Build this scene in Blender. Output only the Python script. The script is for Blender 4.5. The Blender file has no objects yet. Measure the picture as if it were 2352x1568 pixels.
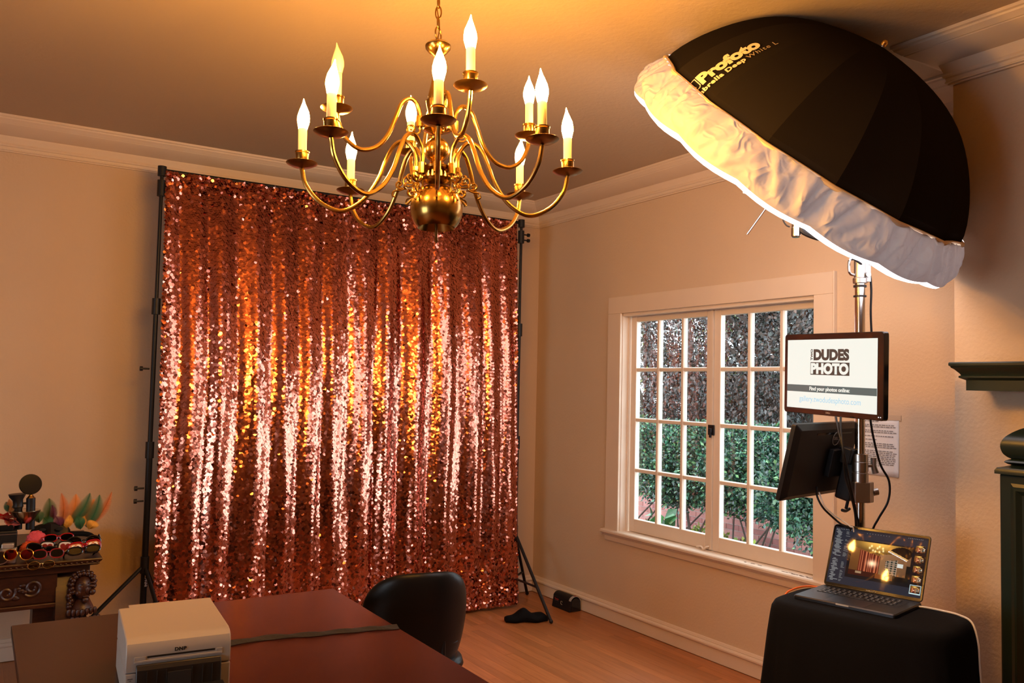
import bpy, bmesh, math, random
import numpy as np
from mathutils import Vector, Matrix, Euler
random.seed(7); rng = np.random.default_rng(7)
SC = bpy.context.scene; COL = SC.collection
PI = math.pi
# ------------------------------------------------------------------ camera
CAM = np.array([-3.64141821, -5.36263748, 1.55]); FPX = 1928.27
YAW, PITCH, ROLL = 5.66111670e-01, 5.27525892e-02, 2.22087118e-02
fw = np.array([math.sin(YAW)*math.cos(PITCH), math.cos(YAW)*math.cos(PITCH), math.sin(PITCH)])
rt = np.array([math.cos(YAW), -math.sin(YAW), 0.0]); up_ = np.cross(rt, fw)
R2 = rt*math.cos(ROLL)+up_*math.sin(ROLL); U2 = -rt*math.sin(ROLL)+up_*math.cos(ROLL)
cd = bpy.data.cameras.new('camera'); cam = bpy.data.objects.new('camera', cd); COL.objects.link(cam)
cd.sensor_width = 36.0; cd.lens = FPX*36.0/2352; cd.clip_start = 0.05; cd.clip_end = 200
cam.matrix_world = Matrix(((R2[0], U2[0], -fw[0], CAM[0]), (R2[1], U2[1], -fw[1], CAM[1]), (R2[2], U2[2], -fw[2], CAM[2]), (0, 0, 0, 1)))
SC.camera = cam
def at(px, py, depth):                     # a measured point of the room: pixel plus distance
    return Vector((CAM + (R2*(px-1176) - U2*(py-784) + fw*FPX)*(depth/FPX)).tolist())
# ------------------------------------------------------------------ light and exposure
EXPOSURE = 0.35
BULB = 440.0; BULB_COL = (1.0, 0.46, 0.08)
UMB = 2.7; UMB_COL = (1.0, 0.91, 0.95)
SKY = 5.5
SIDE_W = 7.0
SC.view_settings.view_transform = 'Standard'; SC.view_settings.look = 'None'
SC.view_settings.exposure = EXPOSURE; SC.view_settings.gamma = 1.0; SC.view_settings.use_curve_mapping = False
SC.cycles.use_denoising = True; SC.cycles.sample_clamp_indirect = 6.0; SC.cycles.max_bounces = 8
SC.cycles.transparent_max_bounces = 12; SC.cycles.caustics_reflective = False; SC.cycles.caustics_refractive = False
w = bpy.data.worlds.new('sky'); SC.world = w; w.use_nodes = True
bg = w.node_tree.nodes['Background']; bg.inputs[0].default_value = (0.80, 0.91, 1.0, 1); bg.inputs[1].default_value = SKY
ld = bpy.data.lights.new('side_window_daylight', 'AREA'); ld.shape = 'RECTANGLE'; ld.size = 1.7; ld.size_y = 1.4
ld.energy = SIDE_W; ld.color = (0.72, 0.86, 1.0)
lo = bpy.data.objects.new('side_window_daylight', ld); COL.objects.link(lo)
lo.location = (-7.15, -4.1, 1.35); lo.rotation_euler = (0, -PI/2, 0)
# ------------------------------------------------------------------ materials
MATS = {}
def mat(name, col, rough=0.6, metal=0.0, spec=0.5, emit=None, estr=1.0, noise=0.0, nscale=30, bump=0.0, bscale=80, sheen=0.0, coat=0.0, aniso=None, detail=4):
    if name in MATS: return MATS[name]
    m = bpy.data.materials.new(name); m.use_nodes = True; nt = m.node_tree; b = nt.nodes['Principled BSDF']
    b.inputs['Base Color'].default_value = (*col, 1); b.inputs['Roughness'].default_value = rough
    b.inputs['Metallic'].default_value = metal; b.inputs['Specular IOR Level'].default_value = spec
    b.inputs['Sheen Weight'].default_value = sheen; b.inputs['Coat Weight'].default_value = coat
    if emit: b.inputs['Emission Color'].default_value = (*emit, 1); b.inputs['Emission Strength'].default_value = estr
    if noise or bump:
        tc = nt.nodes.new('ShaderNodeTexCoord'); n = nt.nodes.new('ShaderNodeTexNoise'); n.inputs['Scale'].default_value = nscale; n.inputs['Detail'].default_value = detail
        nt.links.new(tc.outputs['Object'], n.inputs['Vector'])
        if noise:
            mx = nt.nodes.new('ShaderNodeMix'); mx.data_type = 'RGBA'
            mx.inputs[6].default_value = (*[c*(1-noise) for c in col], 1); mx.inputs[7].default_value = (*[min(1, c*(1+noise)) for c in col], 1)
            nt.links.new(n.outputs['Fac'], mx.inputs[0]); nt.links.new(mx.outputs[2], b.inputs['Base Color'])
        if bump:
            n2 = nt.nodes.new('ShaderNodeTexNoise'); n2.inputs['Scale'].default_value = bscale; n2.inputs['Detail'].default_value = 5
            nt.links.new(tc.outputs['Object'], n2.inputs['Vector'])
            bp = nt.nodes.new('ShaderNodeBump'); bp.inputs['Strength'].default_value = bump; bp.inputs['Distance'].default_value = 0.01
            nt.links.new(n2.outputs['Fac'], bp.inputs['Height']); nt.links.new(bp.outputs[0], b.inputs['Normal'])
    MATS[name] = m; return m
def wood(name, c1, c2, rough, stretch, coat=0.0, attr=False):
    m = mat(name, c1, rough, coat=coat); nt = m.node_tree; b = nt.nodes['Principled BSDF']
    tc = nt.nodes.new('ShaderNodeTexCoord'); mp = nt.nodes.new('ShaderNodeMapping'); mp.inputs['Scale'].default_value = stretch
    n = nt.nodes.new('ShaderNodeTexNoise'); n.inputs['Scale'].default_value = 6; n.inputs['Detail'].default_value = 6; n.inputs['Distortion'].default_value = 0.8
    nt.links.new(tc.outputs['Object'], mp.inputs[0]); nt.links.new(mp.outputs[0], n.inputs['Vector'])
    cr = nt.nodes.new('ShaderNodeValToRGB'); cr.color_ramp.elements[0].position = 0.3; cr.color_ramp.elements[1].position = 0.72
    cr.color_ramp.elements[0].color = (*c1, 1); cr.color_ramp.elements[1].color = (*c2, 1)
    nt.links.new(n.outputs['Fac'], cr.inputs[0]); out = cr.outputs[0]
    if attr:
        oi = nt.nodes.new('ShaderNodeObjectInfo'); hv = nt.nodes.new('ShaderNodeHueSaturation'); mr = nt.nodes.new('ShaderNodeMapRange')
        mr.inputs[3].default_value = 0.82; mr.inputs[4].default_value = 1.15
        nt.links.new(oi.outputs['Random'], mr.inputs[0]); nt.links.new(mr.outputs[0], hv.inputs['Value']); nt.links.new(out, hv.inputs['Color']); out = hv.outputs[0]
        ad = nt.nodes.new('ShaderNodeVectorMath'); ad.operation = 'ADD'; ml = nt.nodes.new('ShaderNodeMath'); ml.operation = 'MULTIPLY'; ml.inputs[1].default_value = 37
        nt.links.new(oi.outputs['Random'], ml.inputs[0]); nt.links.new(tc.outputs['Object'], ad.inputs[0]); nt.links.new(ml.outputs[0], ad.inputs[1]); nt.links.new(ad.outputs[0], mp.inputs[0])
    nt.links.new(out, b.inputs['Base Color']); return m
def attr_mat(name, rough=0.5, metal=0.0, emit=0.0, spec=0.5, trans=0.0):
    m = mat(name, (0.5, 0.5, 0.5), rough, metal, spec); nt = m.node_tree; b = nt.nodes['Principled BSDF']
    a = nt.nodes.new('ShaderNodeAttribute'); a.attribute_name = 'tint'
    if emit:
        b.inputs['Base Color'].default_value = (0.01, 0.01, 0.012, 1); nt.links.new(a.outputs['Color'], b.inputs['Emission Color']); b.inputs['Emission Strength'].default_value = emit
    else: nt.links.new(a.outputs['Color'], b.inputs['Base Color'])
    if trans:
        t = nt.nodes.new('ShaderNodeBsdfTranslucent'); nt.links.new(a.outputs['Color'], t.inputs[0]); mx = nt.nodes.new('ShaderNodeMixShader'); mx.inputs[0].default_value = trans
        o = nt.nodes['Material Output']; nt.links.new(b.outputs[0], mx.inputs[1]); nt.links.new(t.outputs[0], mx.inputs[2]); nt.links.new(mx.outputs[0], o.inputs[0])
    return m
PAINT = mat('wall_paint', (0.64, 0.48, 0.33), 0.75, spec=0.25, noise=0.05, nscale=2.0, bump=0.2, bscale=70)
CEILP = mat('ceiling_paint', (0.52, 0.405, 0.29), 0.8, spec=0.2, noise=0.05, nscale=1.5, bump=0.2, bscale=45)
TRIM = mat('trim_paint', (0.72, 0.585, 0.45), 0.45, spec=0.4, noise=0.03, nscale=8)
SASH = mat('sash_paint', (0.74, 0.62, 0.50), 0.5, spec=0.35, noise=0.04, nscale=12)
GREEN = mat('fireplace_green', (0.012, 0.022, 0.016), 0.32, spec=0.5, noise=0.2, nscale=6)
BRASS = mat('aged_brass', (0.38, 0.225, 0.06), 0.22, metal=1.0, noise=0.22, nscale=14)
BRASSD = mat('dark_brass', (0.27, 0.145, 0.045), 0.3, metal=1.0, noise=0.2, nscale=20)
CANDLE = mat('candle_sleeve', (0.80, 0.66, 0.40), 0.5)
BULBM = mat('lit_bulb', (1, 0.9, 0.7), 0.3, emit=BULB_COL, estr=BULB)
BULBOFF = mat('unlit_bulb', (0.85, 0.72, 0.45), 0.1, spec=0.6)
BLACK = mat('black_metal', (0.008, 0.008, 0.010), 0.4, spec=0.25)
BLACKP = mat('black_plastic', (0.010, 0.010, 0.012), 0.45, spec=0.3)
BLACKG = mat('black_gloss', (0.008, 0.008, 0.009), 0.12)
BLACKF = mat('black_cloth', (0.006, 0.006, 0.007), 0.9, spec=0.1, bump=0.15, bscale=200)
VINYL = mat('black_vinyl', (0.008, 0.008, 0.009), 0.33, spec=0.18, bump=0.05, bscale=150)
CHROME = mat('chrome', (0.62, 0.60, 0.58), 0.16, metal=1.0)
CASTM = mat('cast_metal', (0.42, 0.41, 0.40), 0.35, metal=1.0)
STEEL = mat('brushed_steel', (0.5, 0.48, 0.46), 0.3, metal=1.0)
TABLE = wood('mahogany_laminate', (0.026, 0.0045, 0.003), (0.036, 0.0065, 0.0045), 0.27, (1, 9, 1))
TABLE.node_tree.nodes['Principled BSDF'].inputs['Specular IOR Level'].default_value = 0.28
CARVED = wood('carved_oak', (0.022, 0.006, 0.003), (0.055, 0.016, 0.006), 0.38, (3, 12, 12))
FLOORW = wood('floor_oak', (0.36, 0.125, 0.038), (0.48, 0.18, 0.058), 0.36, (9, 0.7, 1), attr=True)
GAP = mat('floor_gap', (0.04, 0.018, 0.008), 0.8)
PRWHITE = mat('printer_white', (0.43, 0.385, 0.335), 0.45)
PRDARK = mat('printer_dark', (0.022, 0.018, 0.015), 0.4)
INK = mat('black_print', (0.01, 0.01, 0.01), 0.6)
PAPER = mat('paper', (0.72, 0.71, 0.72), 0.8, noise=0.03, nscale=20)
TAPE = mat('tape', (0.55, 0.42, 0.30), 0.4)
RED = mat('red_plastic', (0.34, 0.006, 0.008), 0.25)
WHITEP = mat('white_plastic', (0.75, 0.72, 0.70), 0.35)
GOLD = mat('gold_wire', (0.75, 0.48, 0.14), 0.22, metal=1.0)
ORANGE = mat('orange_plastic', (0.80, 0.13, 0.03), 0.35)
ORCABLE = mat('orange_cable', (0.80, 0.17, 0.03), 0.4)
WHCABLE = mat('white_cable', (0.72, 0.68, 0.62), 0.4)
DKCLOTH = mat('strap_fabric', (0.030, 0.026, 0.022), 0.85, bump=0.3, bscale=120)
PINK = mat('pink_fluff', (0.75, 0.10, 0.14), 0.95, noise=0.2, nscale=60, bump=0.8, bscale=120)
ORFLUFF = mat('orange_fluff', (0.70, 0.10, 0.02), 0.95, noise=0.2, nscale=60, bump=0.8, bscale=120)
LAPTOP = mat('space_grey', (0.055, 0.055, 0.062), 0.38, metal=0.85)
KEYM = mat('key_black', (0.010, 0.010, 0.012), 0.45)
def glass_mat(name, tint, fac):
    m = bpy.data.materials.new(name); m.use_nodes = True; nt = m.node_tree; nt.nodes.clear()
    o = nt.nodes.new('ShaderNodeOutputMaterial'); t = nt.nodes.new('ShaderNodeBsdfTransparent'); g = nt.nodes.new('ShaderNodeBsdfGlossy'); f = nt.nodes.new('ShaderNodeFresnel')
    mx = nt.nodes.new('ShaderNodeMixShader'); t.inputs[0].default_value = (*tint, 1); g.inputs['Roughness'].default_value = 0.02
    ml = nt.nodes.new('ShaderNodeMath'); ml.operation = 'MULTIPLY'; ml.inputs[1].default_value = fac; f.inputs[0].default_value = 1.45
    nt.links.new(f.outputs[0], ml.inputs[0]); nt.links.new(ml.outputs[0], mx.inputs[0]); nt.links.new(t.outputs[0], mx.inputs[1]); nt.links.new(g.outputs[0], mx.inputs[2]); nt.links.new(mx.outputs[0], o.inputs[0])
    return m
GLASS = glass_mat('pane_glass', (0.95, 0.97, 0.97), 0.12)
LENSD = glass_mat('dark_lens', (0.06, 0.05, 0.045), 1.0); LENSO = glass_mat('orange_lens', (0.75, 0.12, 0.02), 1.0); LENSB = glass_mat('brown_lens', (0.16, 0.10, 0.05), 1.0)
def fabric_two_sided(name, out_col, in_col, trans, crease=False):
    m = bpy.data.materials.new(name); m.use_nodes = True; nt = m.node_tree; nt.nodes.clear()
    o = nt.nodes.new('ShaderNodeOutputMaterial'); d = nt.nodes.new('ShaderNodeBsdfDiffuse'); t = nt.nodes.new('ShaderNodeBsdfTranslucent'); mx = nt.nodes.new('ShaderNodeMixShader')
    g = nt.nodes.new('ShaderNodeNewGeometry'); mc = nt.nodes.new('ShaderNodeMix'); mc.data_type = 'RGBA'
    mc.inputs[6].default_value = (*out_col, 1); mc.inputs[7].default_value = (*in_col, 1); nt.links.new(g.outputs['Backfacing'], mc.inputs[0]); nt.links.new(mc.outputs[2], d.inputs[0])
    t.inputs[0].default_value = (*in_col, 1); mx.inputs[0].default_value = trans
    nt.links.new(d.outputs[0], mx.inputs[1]); nt.links.new(t.outputs[0], mx.inputs[2]); nt.links.new(mx.outputs[0], o.inputs[0])
    if crease:
        tc = nt.nodes.new('ShaderNodeTexCoord'); n = nt.nodes.new('ShaderNodeTexNoise'); n.inputs['Scale'].default_value = 16; n.inputs['Detail'].default_value = 6; n.inputs['Distortion'].default_value = 1.6
        n.noise_type = 'RIDGED_MULTIFRACTAL' if hasattr(n, 'noise_type') else None
        bp = nt.nodes.new('ShaderNodeBump'); bp.inputs['Strength'].default_value = 0.55; bp.inputs['Distance'].default_value = 0.02
        nt.links.new(tc.outputs['Object'], n.inputs['Vector']); nt.links.new(n.outputs['Fac'], bp.inputs['Height']); nt.links.new(bp.outputs[0], d.inputs['Normal'])
    return m
CANOPY = fabric_two_sided('black_canopy_fabric', (0.016, 0.013, 0.011), (0.75, 0.75, 0.76), 0.0)
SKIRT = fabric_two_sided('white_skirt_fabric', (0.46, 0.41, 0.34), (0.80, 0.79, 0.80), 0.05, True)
DIFFUSER = mat('lit_diffuser', (0.8, 0.8, 0.8), 0.8, emit=UMB_COL, estr=UMB)
PIPING = mat('cream_piping', (0.70, 0.56, 0.38), 0.7)
PRINTW = mat('cream_print', (0.72, 0.62, 0.42), 0.7)
# ------------------------------------------------------------------ mesh helpers
class MB:
    def __init__(s): s.v = []; s.f = []
    def add(s, vs, fs):
        o = len(s.v); s.v += [tuple(x) for x in vs]; s.f += [tuple(i+o for i in q) for q in fs]; return s
    def box(s, lo, hi, M=None):
        x0, y0, z0 = lo; x1, y1, z1 = hi
        vs = [Vector(p) for p in ((x0,y0,z0),(x1,y0,z0),(x1,y1,z0),(x0,y1,z0),(x0,y0,z1),(x1,y0,z1),(x1,y1,z1),(x0,y1,z1))]
        if M: vs = [M @ p for p in vs]
        return s.add(vs, [(3,2,1,0),(4,5,6,7),(0,1,5,4),(1,2,6,5),(2,3,7,6),(3,0,4,7)])
    def cbox(s, c, size, M=None):
        return s.box([c[i]-size[i]/2 for i in range(3)], [c[i]+size[i]/2 for i in range(3)], M)
    def rbox(s, lo, hi, r, n=3, M=None):          # box with rounded vertical (z) edges and chamfered rims
        x0, y0, z0 = lo; x1, y1, z1 = hi; e = min(r*0.35, (z1-z0)*0.3); rings = []
        for z, ins in ((z0, e), (z0+e, 0), (z1-e, 0), (z1, e)):
            ring = []
            for cx, cy, a0 in ((x1-r, y1-r, 0), (x0+r, y1-r, PI/2), (x0+r, y0+r, PI), (x1-r, y0+r, 1.5*PI)):
                for k in range(n+1):
                    a = a0+k*PI/2/n; ring.append(Vector((cx+(r-ins)*math.cos(a), cy+(r-ins)*math.sin(a), z)))
            rings.append(ring)
        return s.loft(rings, M)
    def loft(s, rings, M=None, cap=True, closed=False):
        n = len(rings[0]); vs = [Vector(p) for r in rings for p in r]
        if M: vs = [M @ p for p in vs]
        fs = []; m = len(rings)
        for i in range(m if closed else m-1):
            a = i*n; b = ((i+1) % m)*n
            for k in range(n): fs.append((a+k, a+(k+1) % n, b+(k+1) % n, b+k))
        if cap and not closed: fs += [tuple(range(n-1, -1, -1)), tuple(range((m-1)*n, m*n))]
        return s.add(vs, fs)
    def lathe(s, prof, n=24, M=None):             # prof: (r, z)
        rings = [[Vector((max(r, 1e-4)*math.cos(2*PI*k/n), max(r, 1e-4)*math.sin(2*PI*k/n), z)) for k in range(n)] for r, z in prof]
        return s.loft(rings, M)
    def sphere(s, c, r, n=12, m=8, sc=(1, 1, 1), M=None):
        prof = [(math.sin(PI*i/m), -math.cos(PI*i/m)) for i in range(m+1)]
        T = Matrix.Translation(Vector(c)) @ Matrix.Diagonal((r*sc[0], r*sc[1], r*sc[2], 1))
        return s.lathe(prof, n, M @ T if M else T)
    def tube(s, pts, r, n=8, closed=False, cap=True, M=None):
        pts = [Vector(p) for p in pts]; rs = r if isinstance(r, (list, tuple)) else [r]*len(pts); rings = []; N = len(pts)
        t0 = (pts[1]-pts[0]).normalized(); ref = Vector((0, 0, 1)) if abs(t0.z) < 0.9 else Vector((1, 0, 0)); u = t0.cross(ref).normalized()
        for i, p in enumerate(pts):
            a = pts[(i-1) % N] if (i > 0 or closed) else p; b = pts[(i+1) % N] if (i < N-1 or closed) else p
            t = (b-a).normalized() if (b-a).length > 1e-9 else t0
            u = (u - t*u.dot(t)); u = u.normalized() if u.length > 1e-6 else t.orthogonal().normalized(); v = t.cross(u)
            rings.append([p + (u*math.cos(2*PI*k/n)+v*math.sin(2*PI*k/n))*rs[i] for k in range(n)])
        return s.loft(rings, M, cap=cap, closed=closed)
    def cyl(s, a, b, r, n=16, r2=None): return s.tube([a, b], [r, r if r2 is None else r2], n)
    def prism(s, poly, z0, z1, M=None):           # poly in xy, extruded in z
        n = len(poly); vs = [Vector((x, y, z0)) for x, y in poly]+[Vector((x, y, z1)) for x, y in poly]
        if M: vs = [M @ p for p in vs]
        return s.add(vs, [tuple(range(n-1, -1, -1)), tuple(range(n, 2*n))]+[(k, (k+1) % n, n+(k+1) % n, n+k) for k in range(n)])
    def grid(s, rows, M=None, wrap=False):
        n = len(rows[0]); vs = [Vector(p) for r in rows for p in r]
        if M: vs = [M @ p for p in vs]
        fs = []
        for i in range(len(rows)-1):
            for k in range(n if wrap else n-1): fs.append((i*n+k, i*n+(k+1) % n, (i+1)*n+(k+1) % n, (i+1)*n+k))
        return s.add(vs, fs)
    def mesh(s, name, m, smooth=True, ang=35):
        me = bpy.data.meshes.new(name); me.from_pydata(s.v, [], s.f); me.update()
        if m: me.materials.append(m)
        if smooth:
            me.polygons.foreach_set('use_smooth', [True]*len(me.polygons)); me.set_sharp_from_angle(angle=math.radians(ang))
        return me
    def build(s, name, m, parent=None, smooth=True, ang=35, loc=None):
        return link(name, s.mesh(name, m, smooth, ang), parent, loc)
def link(name, me, parent=None, loc=None):
    o = bpy.data.objects.new(name, me); COL.objects.link(o)
    if parent: o.parent = parent
    if loc is not None: o.location = loc
    return o
def tag(o, label=None, cat=None, group=None, kind=None):
    if label: o['label'] = label
    if cat: o['category'] = cat
    if group: o['group'] = group
    if kind: o['kind'] = kind
    return o
def thing(name, label, cat, loc=(0, 0, 0), rot=(0, 0, 0), group=None):
    o = bpy.data.objects.new(name, None); COL.objects.link(o); o.location = loc; o.rotation_euler = rot; o.empty_display_size = 0.05
    return tag(o, label, cat, group)
def struct(name, mb, m, parent=None, smooth=True, **k):
    o = mb.build(name, m, parent, smooth, **k)
    if not parent: o['kind'] = 'structure'
    return o
def basis(root):        # world -> root-local
    return (Matrix.Translation(root.location) @ root.rotation_euler.to_matrix().to_4x4()).inverted()
def spline(pts, n=8, closed=False):
    P = [Vector(p) for p in pts]; out = []; N = len(P)
    for i in range(N if closed else N-1):
        p0 = P[(i-1) % N] if (closed or i > 0) else P[0]*2-P[1]; p1 = P[i]; p2 = P[(i+1) % N]; p3 = P[(i+2) % N] if (closed or i+2 < N) else P[-1]*2-P[-2]
        for k in range(n):
            t = k/n; out.append(0.5*((2*p1)+(p2-p0)*t+(2*p0-5*p1+4*p2-p3)*t*t+(3*p1-p0-3*p2+p3)*t**3))
    if not closed: out.append(P[-1])
    return out
def text_mesh(body, size, bold=0.0, align='CENTER', sx=1.0, ext=0.0, spacing=1.0):
    c = bpy.data.curves.new('t', 'FONT'); c.body = body; c.size = size; c.offset = bold*size; c.align_x = align; c.extrude = ext; c.resolution_u = 4; c.space_character = spacing
    o = bpy.data.objects.new('t', c); COL.objects.link(o); dg = bpy.context.evaluated_depsgraph_get(); dg.update()
    me = bpy.data.meshes.new_from_object(o.evaluated_get(dg)); bpy.data.objects.remove(o); bpy.data.curves.remove(c)
    for v in me.vertices: v.co.x *= sx
    return me
def text_fit(body, x0, x1, y0, y1, bold=0.0, spacing=1.0):     # text whose drawn bounds fill a box
    me = text_mesh(body, 1.0, bold, 'LEFT', spacing=spacing); co = np.zeros(len(me.vertices)*3); me.vertices.foreach_get('co', co); co = co.reshape(-1, 3)
    lo, hi = co.min(0), co.max(0); co[:, 0] = x0+(co[:, 0]-lo[0])/(hi[0]-lo[0])*(x1-x0); co[:, 1] = y0+(co[:, 1]-lo[1])/(hi[1]-lo[1])*(y1-y0); co[:, 2] = 0
    me.vertices.foreach_set('co', co.ravel()); me.update(); return me
def place_text(me, name, m, parent, M):
    me.transform(M); me.materials.clear(); me.materials.append(m); o = link(name, me, parent); return o
def sweep(prof, pathfn, flip=False):              # prof: (offset, z); pathfn(offset) -> list of xy
    mb = MB(); rows = [[Vector((x, y, z)) for x, y in pathfn(p)] for p, z in prof]
    mb.grid(rows); n = len(rows[0]); m = len(rows)
    mb.f += [tuple(i*n for i in range(m)), tuple(i*n+n-1 for i in range(m-1, -1, -1))]
    return mb
def bevel(o, wdt, seg=2):
    b = o.modifiers.new('bevel', 'BEVEL'); b.width = wdt; b.segments = seg; b.limit_method = 'ANGLE'; b.angle_limit = math.radians(40); return o
# ================================================================== ROOM
H = 2.944; XL = -7.0; YR = -10.5
BX, BY = -0.44, -3.535                            # chimney breast front plane, near edge
fl = struct('floor', MB().box((XL, YR, -0.12), (0.15, 0.15, -0.010)), GAP, smooth=False)
BWID = 0.0585; xs = -0.001; bi = 0; cache = {}
while xs - BWID > -3.79:
    y = 0.0; first = True
    while y > -4.3:
        L = random.choice([0.9, 1.3, 1.7, 2.1]) * (random.uniform(0.3, 1) if first else 1); first = False; L = round(L, 1); L = min(L, y+4.3)
        if L < 0.35: L = y+4.3
        key = round(L, 3)
        if key not in cache: cache[key] = MB().box((-BWID+0.0004, -L+0.0005, -0.010), (-0.0004, -0.0005, 0.0)).mesh('floorboard', FLOORW, False)
        link('floorboard', cache[key], fl, (xs, y, -0.0005*random.random())); y -= L
        if y+4.3 < 1e-3: break
    xs -= BWID
mb = MB().box((XL, YR, -0.010), (0.0, -4.3005, 0.0)).box((XL, -4.3005, -0.010), (xs, 0.0, 0.0))
far = mb.build('far_boards', FLOORW, fl, smooth=False); far['kind'] = 'stuff'
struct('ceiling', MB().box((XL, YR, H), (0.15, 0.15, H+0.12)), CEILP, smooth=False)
struct('wall_back', MB().box((XL-0.12, 0, 0), (0.15, 0.12, H)), PAINT, smooth=False)
WY0, WY1, WZ0, WZ1 = -2.554, -1.013, 0.600, 2.052
struct('wall_right', MB().box((0, YR, 0), (0.15, WY0, H)).box((0, WY1, 0), (0.15, 0, H)).box((0, WY0, 0), (0.15, WY1, WZ0)).box((0, WY0, WZ1), (0.15, WY1, H)), PAINT, smooth=False)
struct('wall_left', MB().box((XL-0.12, YR, 0), (XL, -5.0, H)).box((XL-0.12, -3.2, 0), (XL, 0, H)).box((XL-0.12, -5.0, 0), (XL, -3.2, 0.6)).box((XL-0.12, -5.0, 2.1), (XL, -3.2, H)), PAINT, smooth=False)
struct('wall_front', MB().box((XL, YR-0.12, 0), (0.15, YR, H)), PAINT, smooth=False)
struct('wall_chimney', MB().box((BX, -6.3, 0), (0, BY, H)), PAINT, smooth=False)
CROWN = [(0.0, H), (0.165, H), (0.165, 2.932), (0.157, 2.928), (0.154, 2.921), (0.140, 2.911), (0.134, 2.905), (0.130, 2.904), (0.127, 2.900), (0.056, 2.860), (0.038, 2.857), (0.037, 2.852),
         (0.034, 2.846), (0.024, 2.820), (0.027, 2.815), (0.029, 2.810), (0.027, 2.804), (0.020, 2.800), (0.018, 2.790), (0.022, 2.786), (0.022, 2.782), (0.014, 2.780), (0.014, 2.774), (0.0, 2.774)]
struct('trim_1', sweep(CROWN, lambda p: [(XL, -p), (-p, -p)]), TRIM, ang=20)
struct('trim_2', sweep(CROWN, lambda p: [(-p, -p), (-p, BY+p)]), TRIM, ang=20)
struct('trim_3', sweep(CROWN, lambda p: [(-p, BY+p), (BX-p, BY+p), (BX-p, -6.3)]), TRIM, ang=20)
BASE = [(0, 0.122), (0.008, 0.121), (0.010, 0.115), (0.013, 0.108), (0.012, 0.104), (0.021, 0.101), (0.026, 0.094), (0.026, 0.086), (0.021, 0.079), (0.017, 0.077), (0.017, 0.004), (0, 0.004)]
struct('baseboard_back', sweep(BASE, lambda p: [(XL, -p), (-p, -p)]), TRIM, ang=20)
struct('baseboard_right', sweep(BASE, lambda p: [(-p, -p), (-p, BY)]), TRIM, ang=20)
struct('baseboard_chimney', sweep(BASE, lambda p: [(BX-p, BY), (BX-p, -3.80)]), TRIM, ang=20)
# ---- window_1 : two casements of twelve panes
win = struct('window_1', MB().box((-0.020, WY0-0.120, WZ1), (0.0, WY1+0.132, 2.165)).box((-0.020, WY1, WZ0), (0.0, WY1+0.132, WZ1)).box((-0.020, WY0-0.120, WZ0), (0.0, WY0, WZ1))
             .box((-0.026, WY0-0.128, 0.53), (0.0, WY0-0.120, 2.166)), TRIM, smooth=False)
bevel(win, 0.003)
mb = MB().box((0.0, WY1-0.004, WZ0), (0.15, WY1, WZ1)).box((0.0, WY0, WZ0), (0.15, WY0+0.004, WZ1)).box((0.0, WY0, WZ1-0.004), (0.15, WY1, WZ1))
mb.box((0.045, WY1-0.016, WZ0), (0.055, WY1-0.004, WZ1)).box((0.0, WY0, WZ1-0.02), (0.05, WY1, WZ1-0.004))
mb.build('window_jamb', SASH, win, smooth=False)
st = sweep([(0, 0.606), (0.040, 0.604), (0.046, 0.598), (0.046, 0.586), (0.040, 0.580), (0.030, 0.578), (0.028, 0.570), (0.022, 0.566), (0.020, 0.560), (0, 0.560)], lambda p: [(-p, -2.695), (-p, -0.862)])
st.box((0.0, WY0, 0.57), (0.15, WY1, 0.604)); st.build('window_sill', TRIM, win, ang=20)
sweep([(0, 0.562), (0.018, 0.562), (0.018, 0.545), (0.014, 0.532), (0.006, 0.528), (0, 0.528)], lambda p: [(-p, -2.68), (-p, -0.878)]).build('window_apron', TRIM, win, ang=20)
SX0, SX1 = 0.062, 0.100
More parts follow.
